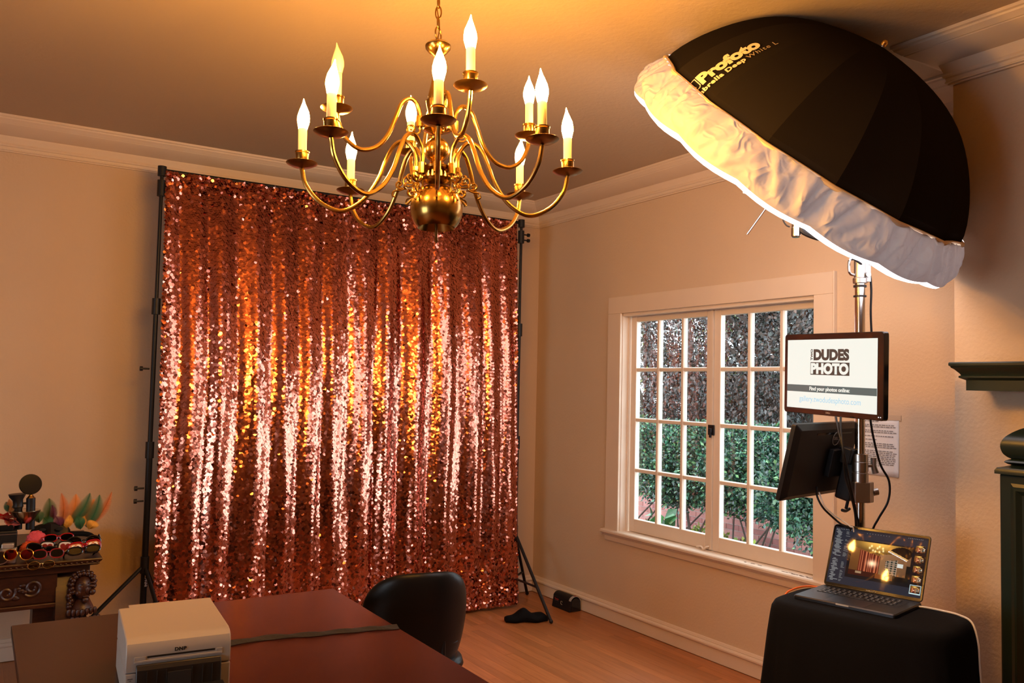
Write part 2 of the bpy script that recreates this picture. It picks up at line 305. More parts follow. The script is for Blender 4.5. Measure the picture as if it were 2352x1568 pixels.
def casement(y0, y1):      # y0 < y1
    z0, z1 = WZ0+0.006, WZ1-0.005; st_, rl, rb, mu = 0.052, 0.052, 0.085, 0.026
    fr = MB()
    for a, b, c, d in ((y0, y0+st_, z0, z1), (y1-st_, y1, z0, z1), (y0+st_, y1-st_, z1-rl, z1), (y0+st_, y1-st_, z0, z0+rb)): fr.box((SX0, a, c), (SX1, b, d))
    sash = bevel(fr.build('sash_frame', SASH, win, smooth=False), 0.004)
    gy0, gy1, gz0, gz1 = y0+st_, y1-st_, z0+rb, z1-rl; pw = (gy1-gy0-2*mu)/3; ph = (gz1-gz0-3*mu)/4
    def prof_bar(a0, a1, c0, c1, vert):
        m = MB()
        if vert:
            c = (a0+a1)/2; pts = [(SX0+0.002, c-mu*0.34), (SX0+0.002, c+mu*0.34), (SX0+0.012, c+mu*0.5), (SX1-0.01, c+mu*0.5), (SX1, c+mu*0.3), (SX1, c-mu*0.3), (SX1-0.01, c-mu*0.5), (SX0+0.012, c-mu*0.5)]
            m.prism(pts, c0, c1)
        else:
            c = (c0+c1)/2; pts = [(SX0+0.003, c-mu*0.34), (SX0+0.003, c+mu*0.34), (SX0+0.012, c+mu*0.5), (SX1-0.01, c+mu*0.5), (SX1, c+mu*0.3), (SX1, c-mu*0.3), (SX1-0.01, c-mu*0.5), (SX0+0.012, c-mu*0.5)]
            m.prism(pts, a0, a1, Matrix(((1, 0, 0, 0), (0, 0, 1, 0), (0, 1, 0, 0), (0, 0, 0, 1)))); m.f = [q[::-1] for q in m.f]
        return m
    for k in range(2):
        a = gy0+(k+1)*pw+k*mu; prof_bar(a, a+mu, gz0, gz1, True).build('muntin', SASH, sash, smooth=False)
    for k in range(3):
        c = gz0+(k+1)*ph+k*mu
        for q in range(3):
            a = gy0+q*(pw+mu); prof_bar(a, a+pw, c, c+mu, False).build('muntin', SASH, sash, smooth=False)
    pm = MB().box((-0.0015, -pw/2-0.004, -ph/2-0.004), (0.0015, pw/2+0.004, ph/2+0.004)).mesh('pane', GLASS, False)
    for i in range(3):
        for k in range(4): link('pane', pm, sash, (0.084, gy0+pw/2+i*(pw+mu), gz0+ph/2+k*(ph+mu)))
    return sash
YM = -1.782
casement(YM+0.004, WY1-0.020); casement(WY0+0.006, YM-0.004)
MB().box((SX0-0.010, YM-0.002, WZ0+0.012), (SX0, YM+0.016, WZ1-0.022)).build('meeting_strip', SASH, win, smooth=False)
mb = MB().box((SX0-0.018, YM-0.022, 1.285), (SX0-0.008, YM+0.024, 1.345)).box((SX0-0.035, YM-0.012, 1.30), (SX0-0.018, YM+0.006, 1.325)); mb.box((SX0-0.03, YM-0.008, 1.27), (SX0-0.02, YM+0.004, 1.30))
bevel(mb.build('latch', BLACK, win, smooth=False), 0.002)
mb = MB().tube(spline([(0.03, YM+0.09, 0.617), (0.035, YM+0.06, 0.622), (0.03, YM+0.035, 0.612), (0.035, YM+0.02, 0.625), (0.05, YM+0.01, 0.63)]), 0.006); mb.build('sash_stay', SASH, win)
chips = MB()
for k in range(15):
    y = -2.30-0.02*k-0.01*random.random() if k > 2 else -2.1-0.05*k; chips.cbox((-0.012+0.012*random.random(), y, 0.6055), (0.006+0.006*random.random(), 0.010+0.02*random.random(), 0.0012))
chips.build('paint_chips', mat('bare_wood_chip', (0.10, 0.045, 0.02), 0.9), win, smooth=False)
# window_2 : the side window behind the photographer that lets in the cool daylight
w2 = struct('window_2', MB().box((XL, -5.1, 0.5), (XL+0.02, -5.0, 2.2)).box((XL, -3.2, 0.5), (XL+0.02, -3.1, 2.2)).box((XL, -5.0, 2.1), (XL+0.02, -3.2, 2.2)).box((XL, -5.0, 0.5), (XL+0.03, -3.2, 0.6)), TRIM, smooth=False)
MB().box((XL-0.07, -4.12, 0.6), (XL-0.03, -4.08, 2.1)).box((XL-0.07, -5.0, 1.33), (XL-0.03, -3.2, 1.37)).build('muntin', SASH, w2, smooth=False)
# ================================================================== FIREPLACE
fp = thing('fireplace_mantel', 'dark green painted fireplace mantel with moulded shelf on the chimney breast', 'mantel', (BX, -4.8, 0))
B = basis(fp); FYE = -6.2
SH = [(-0.16, 1.672), (0.040, 1.672), (0.042, 1.668), (0.042, 1.660), (0.038, 1.657), (0.036, 1.652), (0.028, 1.646), (0.016, 1.632), (0.012, 1.625), (0.018, 1.622), (0.018, 1.616), (0.004, 1.609), (0.0, 1.607), (0.0, 1.570), (-0.16, 1.570)]
m = sweep(SH, lambda p: [(BX, -3.668+p), (-0.60-p, -3.668+p), (-0.60-p, FYE)]); m.v = [tuple(B @ Vector(v)) for v in m.v]; m.build('shelf', GREEN, fp, ang=25)
for y in (-3.90, -5.9):
    m = MB().box((-0.56, y-0.16, 1.535), (BX, y, 1.570)).box((-0.53, y-0.14, 1.50), (BX, y-0.02, 1.535)).box((-0.50, y-0.12, 1.46), (BX, y-0.04, 1.50))
    m.v = [tuple(B @ Vector(v)) for v in m.v]; bevel(m.build('shelf_bracket', GREEN, fp, smooth=False), 0.004)
CU = [(0, 1.455), (0.02, 1.452), (0.06, 1.435), (0.092, 1.408), (0.104, 1.38), (0.100, 1.352), (0.088, 1.336), (0.078, 1.330), (0.092, 1.324), (0.096, 1.318), (0.088, 1.312), (0.078, 1.308), (0.096, 1.302), (0.112, 1.298), (0.118, 1.288), (0.118, 1.276), (0, 1.276)]
CU = [(p.x, p.y) for p in spline([(a, b, 0) for a, b in CU[:8]], 4)]+CU[8:]
m = sweep(CU, lambda p: [(BX, -3.862+p), (BX-p, -3.862+p), (BX-p, FYE)]); m.v = [tuple(B @ Vector(v)) for v in m.v]; m.build('bolection_moulding', GREEN, fp, ang=32)
m = MB().box((BX-0.100, FYE, 0), (BX, -3.752, 1.276)); m.v = [tuple(B @ Vector(v)) for v in m.v]; bevel(m.build('surround', GREEN, fp, smooth=False), 0.006)
def panel_frame(y0, y1, z0, z1):
    m = MB(); x = BX-0.100
    P = [(0.0, 0.0), (0.004, 0.012), (0.012, 0.016), (0.014, 0.024), (0.004, 0.034), (-0.001, 0.04)]
    rings = [[Vector((x-h, y0+i, z0+i)), Vector((x-h, y1-i, z0+i)), Vector((x-h, y1-i, z1-i)), Vector((x-h, y0+i, z1-i))] for h, i in P]
    m.loft(rings, cap=False); m.v = [tuple(B @ Vector(v)) for v in m.v]; return m
panel_frame(-4.25, -3.79, 0.18, 1.245).build('panel_moulding', GREEN, fp, ang=20); panel_frame(-6.1, -4.35, 0.95, 1.245).build('panel_moulding', GREEN, fp, ang=20)
# ================================================================== CURTAIN AND BACKDROP STAND
CZ0, CZ1 = 0.035, 2.715
def cx(s, z):
    t = (CZ1-z)/(CZ1-CZ0); return (-2.790+0.030*t)+(s)*((-0.425+0.055*t)-(-2.790+0.030*t))
_ph = []; x = 0.0
while x < 1.15: wv = random.choice([0.046, 0.058, 0.072, 0.092]); _ph.append((x, wv, wv*2.39/4*math.tan(math.radians(random.uniform(16, 34))))); x += wv
_knot_s = np.array([p[0] for p in _ph]); _knot_a = np.array([p[2] for p in _ph])
def fold(s, z):
    s = np.asarray(s, float); z = np.asarray(z, float); t = (CZ1-z)/(CZ1-CZ0)
    s2 = s+0.0035*np.sin(2.2*z+9*s)+0.0012*np.sin(6*z+21*s)
    i = np.clip(np.searchsorted(_knot_s, s2, side='right')-1, 0, len(_knot_s)-2); u = (s2-_knot_s[i])/(_knot_s[i+1]-_knot_s[i]); amp = _knot_a[i]*(1-u)+_knot_a[i+1]*u
    g = 0.45+0.55*np.clip(t*4, 0, 1); g = g*(1-0.25*np.clip((t-0.85)/0.15, 0, 1))
    y = -amp*g*np.arcsin(0.95*np.cos(2*PI*u))/(PI/2) + 0.0022*np.sin(2*PI*(s*31+0.3*np.sin(3*z))) * g
    return y - 0.03*t*np.sin(2.2*s*PI+0.5) - 0.012*t
CY = -0.34
cur = thing('sequin_curtain', 'rose gold sequin backdrop curtain hanging in folds from a black stand', 'curtain', (-1.61, CY, 0))
rows = []
for zz in np.linspace(CZ0, CZ1, 46):
    ss = np.linspace(0, 1, 240); rows.append([Vector((cx(a, zz)+1.61, b+0.004, zz)) for a, b in zip(ss, fold(ss, zz*np.ones_like(ss)))])
bk = MB().grid(rows).build('backing_fabric', mat('backing_mesh', (0.10, 0.028, 0.02), 0.8), cur)
def sequins():
    dz, ds, r = 0.0108, 0.0138, 0.0098; V = []; T = []
    nrow = int((CZ1-CZ0+0.01)/dz)
    # arc length table for even spacing along the folds
    sg = np.linspace(0, 1, 3000)
    for j in range(nrow):
        z = CZ0+j*dz; y = fold(sg, z*np.ones_like(sg)); xx = cx(sg, z); L = np.concatenate([[0], np.cumsum(np.hypot(np.diff(xx), np.diff(y)))])
        n = int(L[-1]/ds); l = (np.arange(n)+0.5*(j % 2))*ds+rng.normal(0, 0.0012, n); s = np.interp(l, L, sg); V.append(np.stack([s, np.full(n, z)+rng.normal(0, 0.0012, n)], 1))
    P = np.concatenate(V); s, z = P[:, 0], P[:, 1]; N = len(s); e = 0.004
    y = fold(s, z); x = cx(s, z)
    dyds = (fold(np.clip(s+e, 0, 1.0), z)-fold(np.clip(s-e, 0, 1), z)); dxds = cx(np.clip(s+e, 0, 1), z)-cx(np.clip(s-e, 0, 1), z)
    tang = np.stack([dxds, dyds, np.zeros(N)], 1); tang /= np.linalg.norm(tang, axis=1)[:, None]
    dyz = (fold(s, z+0.02)-fold(s, z-0.02))/0.04; upv = np.stack([np.zeros(N), dyz, np.ones(N)], 1); upv /= np.linalg.norm(upv, axis=1)[:, None]
    nrm = np.cross(upv, tang); nrm *= -1; nrm /= np.linalg.norm(nrm, axis=1)[:, None]; nrm *= np.where(nrm[:, 1] > 0, -1, 1)[:, None]
    t = (CZ1-z)/(CZ1-CZ0)
    wild = 0.018+0.26*np.exp(-t/0.03)+0.20*np.exp(-(1-t)/0.07)
    big = rng.random(N) < (0.02+0.25*np.exp(-(1-t)/0.10)+0.3*np.exp(-t/0.03)); wild = np.where(big, wild+0.22, wild)
    edge = np.minimum(s, 1-s); wild = wild+0.22*np.exp(-edge/0.006)
    tilt = np.interp(t, [0, 0.2, 0.42, 0.60, 1.0], [0.16, 0.13, 0.115, 0.115, 0.03])+0.06*np.sin(s*40+3*np.sin(s*13))*np.sin(1.7*z+s*23)+rng.normal(0, 1, N)*(wild+0.036); yaw = rng.normal(0, 1, N)*(wild+0.018)
    up2 = upv*np.cos(tilt)[:, None]+(-nrm)*np.sin(tilt)[:, None]; up2 /= np.linalg.norm(up2, axis=1)[:, None]
    n2 = np.cross(tang, up2); n2 *= np.where((n2*nrm).sum(1) < 0, -1, 1)[:, None]
    tg = tang*np.cos(yaw)[:, None]+n2*np.sin(yaw)[:, None]
    c = np.stack([x, y, z], 1)+nrm*(0.003+0.004*rng.random(N))[:, None]
    K = 8; ang = 2*PI*np.arange(K)/K+PI/8; rr = r*(0.92+0.16*rng.random(N))
    verts = c[:, None, :]+rr[:, None, None]*(np.cos(ang)[None, :, None]*tg[:, None, :]+np.sin(ang)[None, :, None]*up2[:, None, :])
    me = bpy.data.meshes.new('sequins'); me.vertices.add(N*K); me.vertices.foreach_set('co', (verts.reshape(-1, 3)+np.array([1.61, 0, 0])).ravel())
    me.loops.add(N*K); me.loops.foreach_set('vertex_index', np.arange(N*K, dtype=np.int32)); me.polygons.add(N); me.polygons.foreach_set('loop_start', np.arange(0, N*K, K, dtype=np.int32))
    me.update(calc_edges=True)
    b = 0.88+0.24*rng.random(N); col = np.stack([0.62*b, 0.21*b, 0.145*b, np.ones(N)], 1)
    a = me.attributes.new('tint', 'FLOAT_COLOR', 'FACE'); a.data.foreach_set('color', col.ravel().astype(np.float32))
    me.materials.append(attr_mat('rose_gold_sequin', 0.15, 1.0)); me.validate(); return me
so = link('sequins', sequins(), cur); so['kind'] = 'stuff'
bs = thing('backdrop_stand', 'black telescopic backdrop stand with tripod feet holding the sequin curtain', 'stand', (-2.812, -0.33, 0)); Bs = basis(bs)
def L(p): return Bs @ Vector(p)
for nm, X in (('pole', -2.812), ('pole', -0.385)):
    m = MB().cyl(L((X, -0.33, 0.10)), L((X, -0.33, 1.15)), 0.017).cyl(L((X, -0.33, 1.15)), L((X, -0.33, 1.95)), 0.013).cyl(L((X, -0.33, 1.95)), L((X, -0.33, 2.735)), 0.010)
    m.build(nm, BLACK, bs)
    for zc in (0.52, 1.15, 1.95, 2.62): MB().cyl(L((X, -0.33, zc-0.045)), L((X, -0.33, zc+0.045)), 0.023).build('collar', BLACKP, bs)
    MB().cyl(L((X, -0.33, 2.69)), L((X, -0.33, 2.745)), 0.024).build('pole_head', BLACKP, bs)
    sg = -1 if X < -1 else 1
    for zc in ((1.60, 0.94, 0.87) if X < -1 else (2.60, 2.64)): MB().cyl(L((X+sg*0.02, -0.33, zc)), L((X+sg*0.055, -0.33, zc)), 0.005).cyl(L((X+sg*0.055, -0.33, zc)), L((X+sg*0.07, -0.33, zc)), 0.013).build('clamp_knob', BLACKP, bs)
    feet = [(-0.39, -0.80), (-0.115, -0.10), (-0.66, -0.12)] if X > -1 else [(-3.36, -0.45), (-2.70, -0.80), (-2.60, -0.10)]
    for fx, fy in feet:
        lg = MB().cyl(L((X, -0.33, 0.52)), L((fx, fy, 0.012)), 0.011, 10).build('leg', BLACK, bs)
        MB().sphere(L((fx, fy, 0.014)), 0.0135).build('rubber_foot', BLACKP, lg)
        MB().cyl(L((X, -0.33, 0.20)), L((X+(fx-X)*0.62, -0.33+(fy+0.33)*0.62, 0.52*0.38)), 0.008, 8).build('brace', BLACK, bs)
MB().cyl(L((-2.812, -0.33, 2.722)), L((-0.385, -0.33, 2.722)), 0.011).build('crossbar', BLACK, bs)
lab = MB().box((-0.001, -0.0185, 0.40), (0.0175, -0.0160, 0.47)); lab.build('sleeve_label', BLACKP, bs, smooth=False)
place_text(text_fit('IMPACT', 0, 0.062, -0.007, 0.007, 0.02), 'lettering', WHITEP, bs, Matrix(((0, -1, 0, 0.008), (0, 0, -1, -0.0190), (1, 0, 0, 0.405), (0, 0, 0, 1))))
# ================================================================== CHANDELIER
CC = Vector((-2.570, -3.258, 2.2)); TILT = (-0.048, 0.006, 0)
ch = thing('chandelier', 'brass chandelier with twelve curved arms and flame-shaped candle bulbs', 'chandelier', CC, TILT)
Z = 2.2
def zz_(z): return z-Z
col = [(0.004, 2.535), (0.014, 2.532), (0.030, 2.528), (0.037, 2.520), (0.036, 2.512), (0.026, 2.500), (0.010, 2.488), (0.008, 2.470), (0.011, 2.455), (0.015, 2.43), (0.022, 2.395), (0.027, 2.372), (0.026, 2.360)]
MB().lathe([(r, zz_(z)) for r, z in col[::-1]], 28).build('column', BRASS, ch)
MB().lathe([(r, zz_(z)) for r, z in [(0.012, 2.290), (0.020, 2.300), (0.026, 2.318), (0.032, 2.345), (0.033, 2.356), (0.026, 2.360)]], 28).build('vase', BRASS, ch)
MB().lathe([(r, zz_(z)) for r, z in [(0.010, 2.256), (0.020, 2.262), (0.040, 2.270), (0.042, 2.276), (0.032, 2.280), (0.032, 2.292), (0.042, 2.296), (0.030, 2.302), (0.012, 2.306)]], 28).build('upper_hub', BRASS, ch)
MB().sphere((0, 0, zz_(2.212)), 0.0365, 28, 18).build('small_ball', BRASS, ch)
MB().lathe([(r, zz_(z)) for r, z in [(0.012, 2.100), (0.018, 2.108), (0.022, 2.112), (0.046, 2.118), (0.050, 2.126), (0.034, 2.130), (0.032, 2.150), (0.046, 2.154), (0.047, 2.160), (0.030, 2.166), (0.016, 2.170), (0.022, 2.174), (0.014, 2.180)]], 32).build('lower_hub', BRASS, ch)
ball = [(0.012, 2.112)]+[(0.074*math.sin(a), 2.040+0.074*math.cos(a)) for a in np.linspace(0.2, 2.35, 26)]+[(0.050, 1.992), (0.040, 2.02)]
MB().lathe([(r, zz_(z)) for r, z in ball], 40).build('large_ball', BRASS, ch)
MB().cyl((0, 0, zz_(2.11)), (0, 0, zz_(1.955)), 0.004).lathe([(0.002, zz_(1.945)), (0.006, zz_(1.952)), (0.004, zz_(1.962))], 10).build('finial_rod', BRASSD, ch)
# ring + chain up to the ceiling
def link_pts(a, b, R3): return [R3 @ Vector((a*math.cos(t), 0, b*math.sin(t))) for t in np.linspace(0, 2*PI, 20, endpoint=False)]
m = MB().tube([p+Vector((0, 0, zz_(2.556))) for p in link_pts(0.017, 0.019, Matrix.Rotation(0.6, 3, 'Z'))], 0.0024, 8, closed=True); m.build('ring', BRASSD, ch)
lk = MB().tube(link_pts(0.0085, 0.019, Matrix.Identity(3)), 0.0022, 8, closed=True).mesh('chain_link', BRASSD)
k = 0; z = 2.589
while z < H-0.03:
    o = link('chain_link', lk, ch, (0, 0, zz_(z))); o.rotation_euler = (0, 0, 0.6+(PI/2)*(k % 2)+0.2); z += 0.0315; k += 1
MB().tube([(0.004*math.sin(q*1.7), 0.004*math.cos(q*1.7), zz_(2.54+q*0.03)) for q in range(14)], 0.0018, 6).build('chain_wire', BRASSD, ch)
MB().lathe([(0.012, zz_(2.907)), (0.045, zz_(2.917)), (0.058, zz_(2.937)), (0.058, zz_(2.944))], 28).build('ceiling_rose', BRASS, ch)
flame = [(0.0125, 0.0), (0.0145, 0.010), (0.0172, 0.022), (0.0170, 0.034), (0.0140, 0.048), (0.0088, 0.062), (0.0042, 0.074), (0.0016, 0.084), (0.0008, 0.088)]
def bent_flame():
    mb = MB(); n = 14; rings = [[Vector((r*math.cos(2*PI*k/n)+0.10*max(0, z-0.05), r*math.sin(2*PI*k/n), z)) for k in range(n)] for r, z in flame]; return mb.loft(rings)
bulb_on = bent_flame().mesh('bulb', BULBM); bulb_off = bent_flame().mesh('bulb', BULBOFF)
sleeve = MB().lathe([(0.0118, 0.0), (0.0118, 0.088), (0.0105, 0.090), (0.010, 0.088)], 18).mesh('candle_sleeve', CANDLE)
pan = MB().lathe([(0.006, -0.012), (0.012, -0.010), (0.028, -0.007), (0.040, -0.001), (0.0435, 0.002), (0.042, 0.003), (0.028, -0.002), (0.012, -0.004), (0.006, -0.005)], 30).mesh('drip_pan', BRASSD)
cup = MB().lathe([(0.0145, -0.004), (0.0178, 0.002), (0.0180, 0.029), (0.0200, 0.031), (0.0200, 0.0345), (0.0170, 0.0355), (0.0125, 0.033)], 24).mesh('candle_cup', BRASS)
def arm(ang, R, zp, prof, hub_r, hub_z, lit, prefix):
    c, s = math.cos(ang), math.sin(ang)
    def P(r, z): return Vector((c*r, s*r, z))
    pts = spline([P(r, zz_(z)) for r, z in prof], 8)
    a = MB().tube(pts, 0.0062, 10).cyl(P(hub_r-0.02, zz_(hub_z)), P(hub_r, zz_(hub_z)), 0.006, 10).tube([P(hub_r, zz_(hub_z-0.014)), P(hub_r, zz_(hub_z+0.016))], 0.0105, 8)
    ao = a.build('arm', BRASS, ch)
    # scrolled leaf under the socket
    def spiral(cr, cz, r0, turns, a0, sg): return [P(cr+r0*(1-q*0.85)*math.cos(a0+sg*q*turns*2*PI), zz_(cz+r0*(1-q*0.85)*math.sin(a0+sg*q*turns*2*PI))) for q in np.linspace(0, 1, 22)]
    sc = MB().tube(spline([P(hub_r, zz_(hub_z-0.012)), P(hub_r-0.001, zz_(hub_z-0.028)), P(hub_r+0.012, zz_(hub_z-0.040))], 5)+spiral(hub_r+0.022, hub_z-0.024, 0.017, 1.25, -PI/2-0.2, 1), 0.0032, 8)
    if prefix == 'low':
        sc.tube(spiral(hub_r+0.046, hub_z-0.036, 0.013, 1.2, -PI*0.75, 1), 0.0027, 7).tube(spline([P(hub_r+0.03, zz_(hub_z-0.047)), P(hub_r+0.045, zz_(hub_z-0.053)), P(hub_r+0.062, zz_(hub_z-0.056)), P(hub_r+0.066, zz_(hub_z-0.068)), P(hub_r+0.058, zz_(hub_z-0.072))], 5), 0.0026, 7)
        sc.tube(spiral(hub_r+0.012, hub_z-0.060, 0.013, 1.1, PI*0.3, -1), 0.0026, 7).tube(spline([P(hub_r-0.002, zz_(hub_z-0.03)), P(hub_r-0.004, zz_(hub_z-0.06)), P(hub_r+0.012, zz_(hub_z-0.078)), P(hub_r+0.024, zz_(hub_z-0.092))], 5), 0.003, 7)
    sc.build('scroll', BRASS, ao)
    base = P(R, zz_(zp))
    for nm, me, dz in (('drip_pan', pan, 0.0), ('candle_cup', cup, 0.0), ('candle_sleeve', sleeve, 0.012)): link(nm, me, ao, base+Vector((0, 0, dz)))
    b = link('bulb', bulb_on if lit else bulb_off, ao, base+Vector((0, 0, 0.101))); b.rotation_euler = (random.uniform(-.05, .05), random.uniform(-.05, .05), random.uniform(0, 6))
    if not lit: b['label'] = 'unlit bulb'
LOW = [(0.058, 2.158), (0.058, 2.185), (0.066, 2.212), (0.090, 2.236), (0.120, 2.222), (0.142, 2.180), (0.165, 2.120), (0.205, 2.062), (0.262, 2.030), (0.322, 2.052), (0.362, 2.100), (0.375, 2.148)]
for k in range(8):
    arm(-2.040+k*PI/4, 0.375, 2.161, LOW, 0.058, 2.146, True, 'low')
UPR = [(0.052, 2.286), (0.052, 2.312), (0.060, 2.338), (0.080, 2.352), (0.104, 2.335), (0.120, 2.295), (0.142, 2.240), (0.175, 2.200), (0.220, 2.188), (0.258, 2.212), (0.278, 2.250), (0.285, 2.280)]
for k in range(4):
    arm(-1.752-k*PI/2, 0.285, 2.292, UPR, 0.052, 2.288, k != 1, 'up')
# ================================================================== PHOTO UMBRELLA
UC = Vector((-0.979, -3.281, 2.494)); UN = Vector((-0.1039, 0.6603, -0.7438)).normalized()
UT = UN.cross(Vector((0, 0, 1))).normalized(); US = UN.cross(UT); UR = 0.65; UD = 0.418
um = thing('photo_umbrella', 'large black photo umbrella with white skirt aimed down at the curtain', 'umbrella', UC)
RR = [1, 0.97, 0.88, 0.75, 0.6, 0.42, 0.2, 0.0]; ZZ = [0, 0.14, 0.36, 0.585, 0.765, 0.89, 0.968, 1.0]
PT = spline([(r, z, 0) for r, z in zip(RR, ZZ)], 6)           # rim -> apex
ARC = [0.0]
for a, b in zip(PT[:-1], PT[1:]): ARC.append(ARC[-1]+math.hypot((b.x-a.x)*UR, (b.y-a.y)*UD))
RIB0 = math.radians(181.0); DTH = 2*PI/16
def canopy(th, arc):
    r = np.interp(arc, ARC, [p.x for p in PT]); z = np.interp(arc, ARC, [p.y for p in PT])
    u = ((th-RIB0)/DTH) % 1.0; k = math.floor((th-RIB0)/DTH); a0 = RIB0+k*DTH; a1 = a0+DTH
    x = math.cos(a0)*(1-u)+math.cos(a1)*u; y = math.sin(a0)*(1-u)+math.sin(a1)*u; bl = 1-0.012*math.sin(PI*u)
    return -UN*(z*UD)+(UT*x+US*y)*(UR*r*bl)
rows = []; AR = np.linspace(0, ARC[-1]*0.985, 22)
thv = [RIB0+DTH*(k/4) for k in range(64)]
for a in AR: rows.append([canopy(t, a) for t in thv])
cm = MB().grid(rows, wrap=True)
cmo = cm.build('canopy', CANOPY, um, ang=8)
# orientation: outside must be the front face
p0 = cmo.data.polygons[40]
if p0.normal.dot(Vector(p0.center)-(UN*-0.1)) < 0: cmo.data.flip_normals()
for k in range(16):
    t = RIB0+k*DTH; MB().tube([canopy(t+0.0001, a)*0.992+UN*0.003 for a in AR[::3]]+[canopy(t, AR[-1])*0.99], 0.0035, 6).build('rib', CASTM, um)
MB().tube([canopy(t, 0.008)*1.012 for t in thv], 0.0085, 8, closed=True).build('piping', PIPING, um)
NSK = 512; rows = []; nz = [random.uniform(-1, 1) for _ in range(4096)]
def vn(x, per):
    x = x*per; i = math.floor(x); f = x-i; f = f*f*(3-2*f); return nz[i % per]*(1-f)+nz[(i+1) % per]*f
for j, v in enumerate(np.linspace(0, 1, 18)):
    row = []
    for k in range(NSK):
        q = k/NSK; th = RIB0+2*PI*q; rib = abs(math.sin(8*2*PI*q/2*1.0*1.0)) if False else abs(math.sin(PI*16*q))
        r = UR*(1.006+0.080*math.sin(min(v*1.25, 1)*PI/2)); z = -0.012+0.146*v
        r -= 0.006*(1-rib)*v; z -= 0.010*(1-rib)*v*v
        sk = q+0.014*v*vn(q, 40); env = math.sin(PI*min(1, v*1.1))**0.6
        wr = 0.007*vn(sk, 220)*max(0, 1-v*1.3)+0.018*vn(sk+0.004*v, 64)*env+0.016*vn(sk*1.0+0.014*v, 130)*env+0.009*vn(sk-0.012*v, 250)*env
        row.append((UT*math.cos(th)+US*math.sin(th))*(r+wr)+UN*(z+0.3*wr))
    rows.append(row)
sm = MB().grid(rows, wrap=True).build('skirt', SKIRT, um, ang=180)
p0 = sm.data.polygons[NSK*6]
if p0.normal.dot(Vector(p0.center)-UN*0.07) < 0: sm.data.flip_normals()
dprof = [(0.700, 0.128), (0.702, 0.137), (0.697, 0.147), (0.675, 0.156), (0.55, 0.163), (0.30, 0.168), (0.0, 0.170)]
rows = []
for r, z in dprof:
    rows.append([(UT*math.cos(RIB0+2*PI*k/96)+US*math.sin(RIB0+2*PI*k/96))*max(r-0.006*(1-abs(math.sin(PI*16*k/96)))*(r > 0.6), 0.001)+UN*(z-(0.010*(1-abs(math.sin(PI*16*k/96))) if r > 0.6 else 0)) for k in range(96)])
dm = MB().grid(rows, wrap=True).build('diffuser', DIFFUSER, um)
MB().cyl(-UN*(UD+0.012), UN*0.412, 0.0045, 10).build('shaft', CHROME, um)
MB().tube([-UN*(UD+0.004), -UN*(UD+0.016), -UN*(UD+0.024)], [0.012, 0.012, 0.005], 14).build('tip', GOLD, um)
pl = bpy.data.lights.new('flash_tube', 'POINT'); pl.energy = 1.0; pl.color = UMB_COL; pl.shadow_soft_size = 0.05
plo = bpy.data.objects.new('flash_tube', pl); COL.objects.link(plo); plo.parent = um; plo.location = UN*0.075
# lettering printed on the panel
def on_canopy(me, arc0, th0, lift=0.004):
    bm = bmesh.new(); bm.from_mesh(me)
    bmesh.ops.triangulate(bm, faces=bm.faces[:]); es = [e for e in bm.edges if e.calc_length() > 0.012]
    for _ in range(2): bmesh.ops.subdivide_edges(bm, edges=[e for e in bm.edges if e.calc_length() > 0.012], cuts=1); bmesh.ops.triangulate(bm, faces=[f for f in bm.faces if len(f.verts) > 3])
    bmesh.ops.bisect_plane(bm, geom=bm.verts[:]+bm.edges[:]+bm.faces[:], plane_co=(0.006-arc0, 0, 0), plane_no=(1, 0, 0), clear_inner=True)
    for v in bm.verts:
        a = max(0.0, v.co.x+arc0); r = np.interp(a, ARC, [p.x for p in PT]); th = th0+v.co.y/(UR*r)
        p = canopy(th, a); q = canopy(th, a+0.004); s = canopy(th+0.004, a); n = (q-p).cross(s-p).normalized(); n = n if n.dot(p+UN*0.15) > 0 else -n
        v.co = p+n*lift
    bm.to_mesh(me); bm.free(); me.update()
t1 = math.radians(189.3)
me = text_fit('Profoto', 0.0, 0.238, 0.0, 0.062, 0.055); on_canopy(me, 0.036, t1+0.004); place_text(me, 'lettering', PRINTW, um, Matrix.Identity(4))
me = text_fit('Umbrella Deep', 0.0, 0.222, -0.008, 0.026, 0.045, 1.12); on_canopy(me, -0.026, t1-0.052); place_text(me, 'lettering', PRINTW, um, Matrix.Identity(4))
me = text_fit('White L', 0.0, 0.118, 0.0, 0.024, 0.0, 1.15); on_canopy(me, 0.204, t1-0.052); place_text(me, 'lettering', mat('outline_print', (0.42, 0.33, 0.20), 0.7), um, Matrix.Identity(4))
def flat_mesh(polys):
    mb = MB()
    for poly in polys: mb.add([Vector((x, y, 0)) for x, y in poly], [tuple(range(len(poly)))])
    return mb.mesh('emblem', PRINTW, False)
def stroke(pts, wd):
    out = []
    for (x0, y0), (x1, y1) in zip(pts[:-1], pts[1:]):
        d = Vector((x1-x0, y1-y0)).normalized(); nx, ny = -d.y*wd/2, d.x*wd/2; ex, ey = d.x*wd/2, d.y*wd/2
        out.append([(x0+nx-ex, y0+ny-ey), (x0-nx-ex, y0-ny-ey), (x1-nx+ex, y1-ny+ey), (x1+nx+ex, y1+ny+ey)])
    return out
box_ = stroke([(-0.05, 0.058), (0.018, 0.058), (0.018, 0.012), (0.012, 0.004), (-0.05, 0.004)], 0.0035)
dome = [[(-0.03+0.036*math.cos(a)*0.95, 0.016+0.028*math.sin(a)) for a in np.linspace(0, PI, 14)]]
me = flat_mesh(box_+dome); on_canopy(me, 0.013, t1+0.004); place_text(me, 'emblem', PRINTW, um, Matrix.Identity(4))
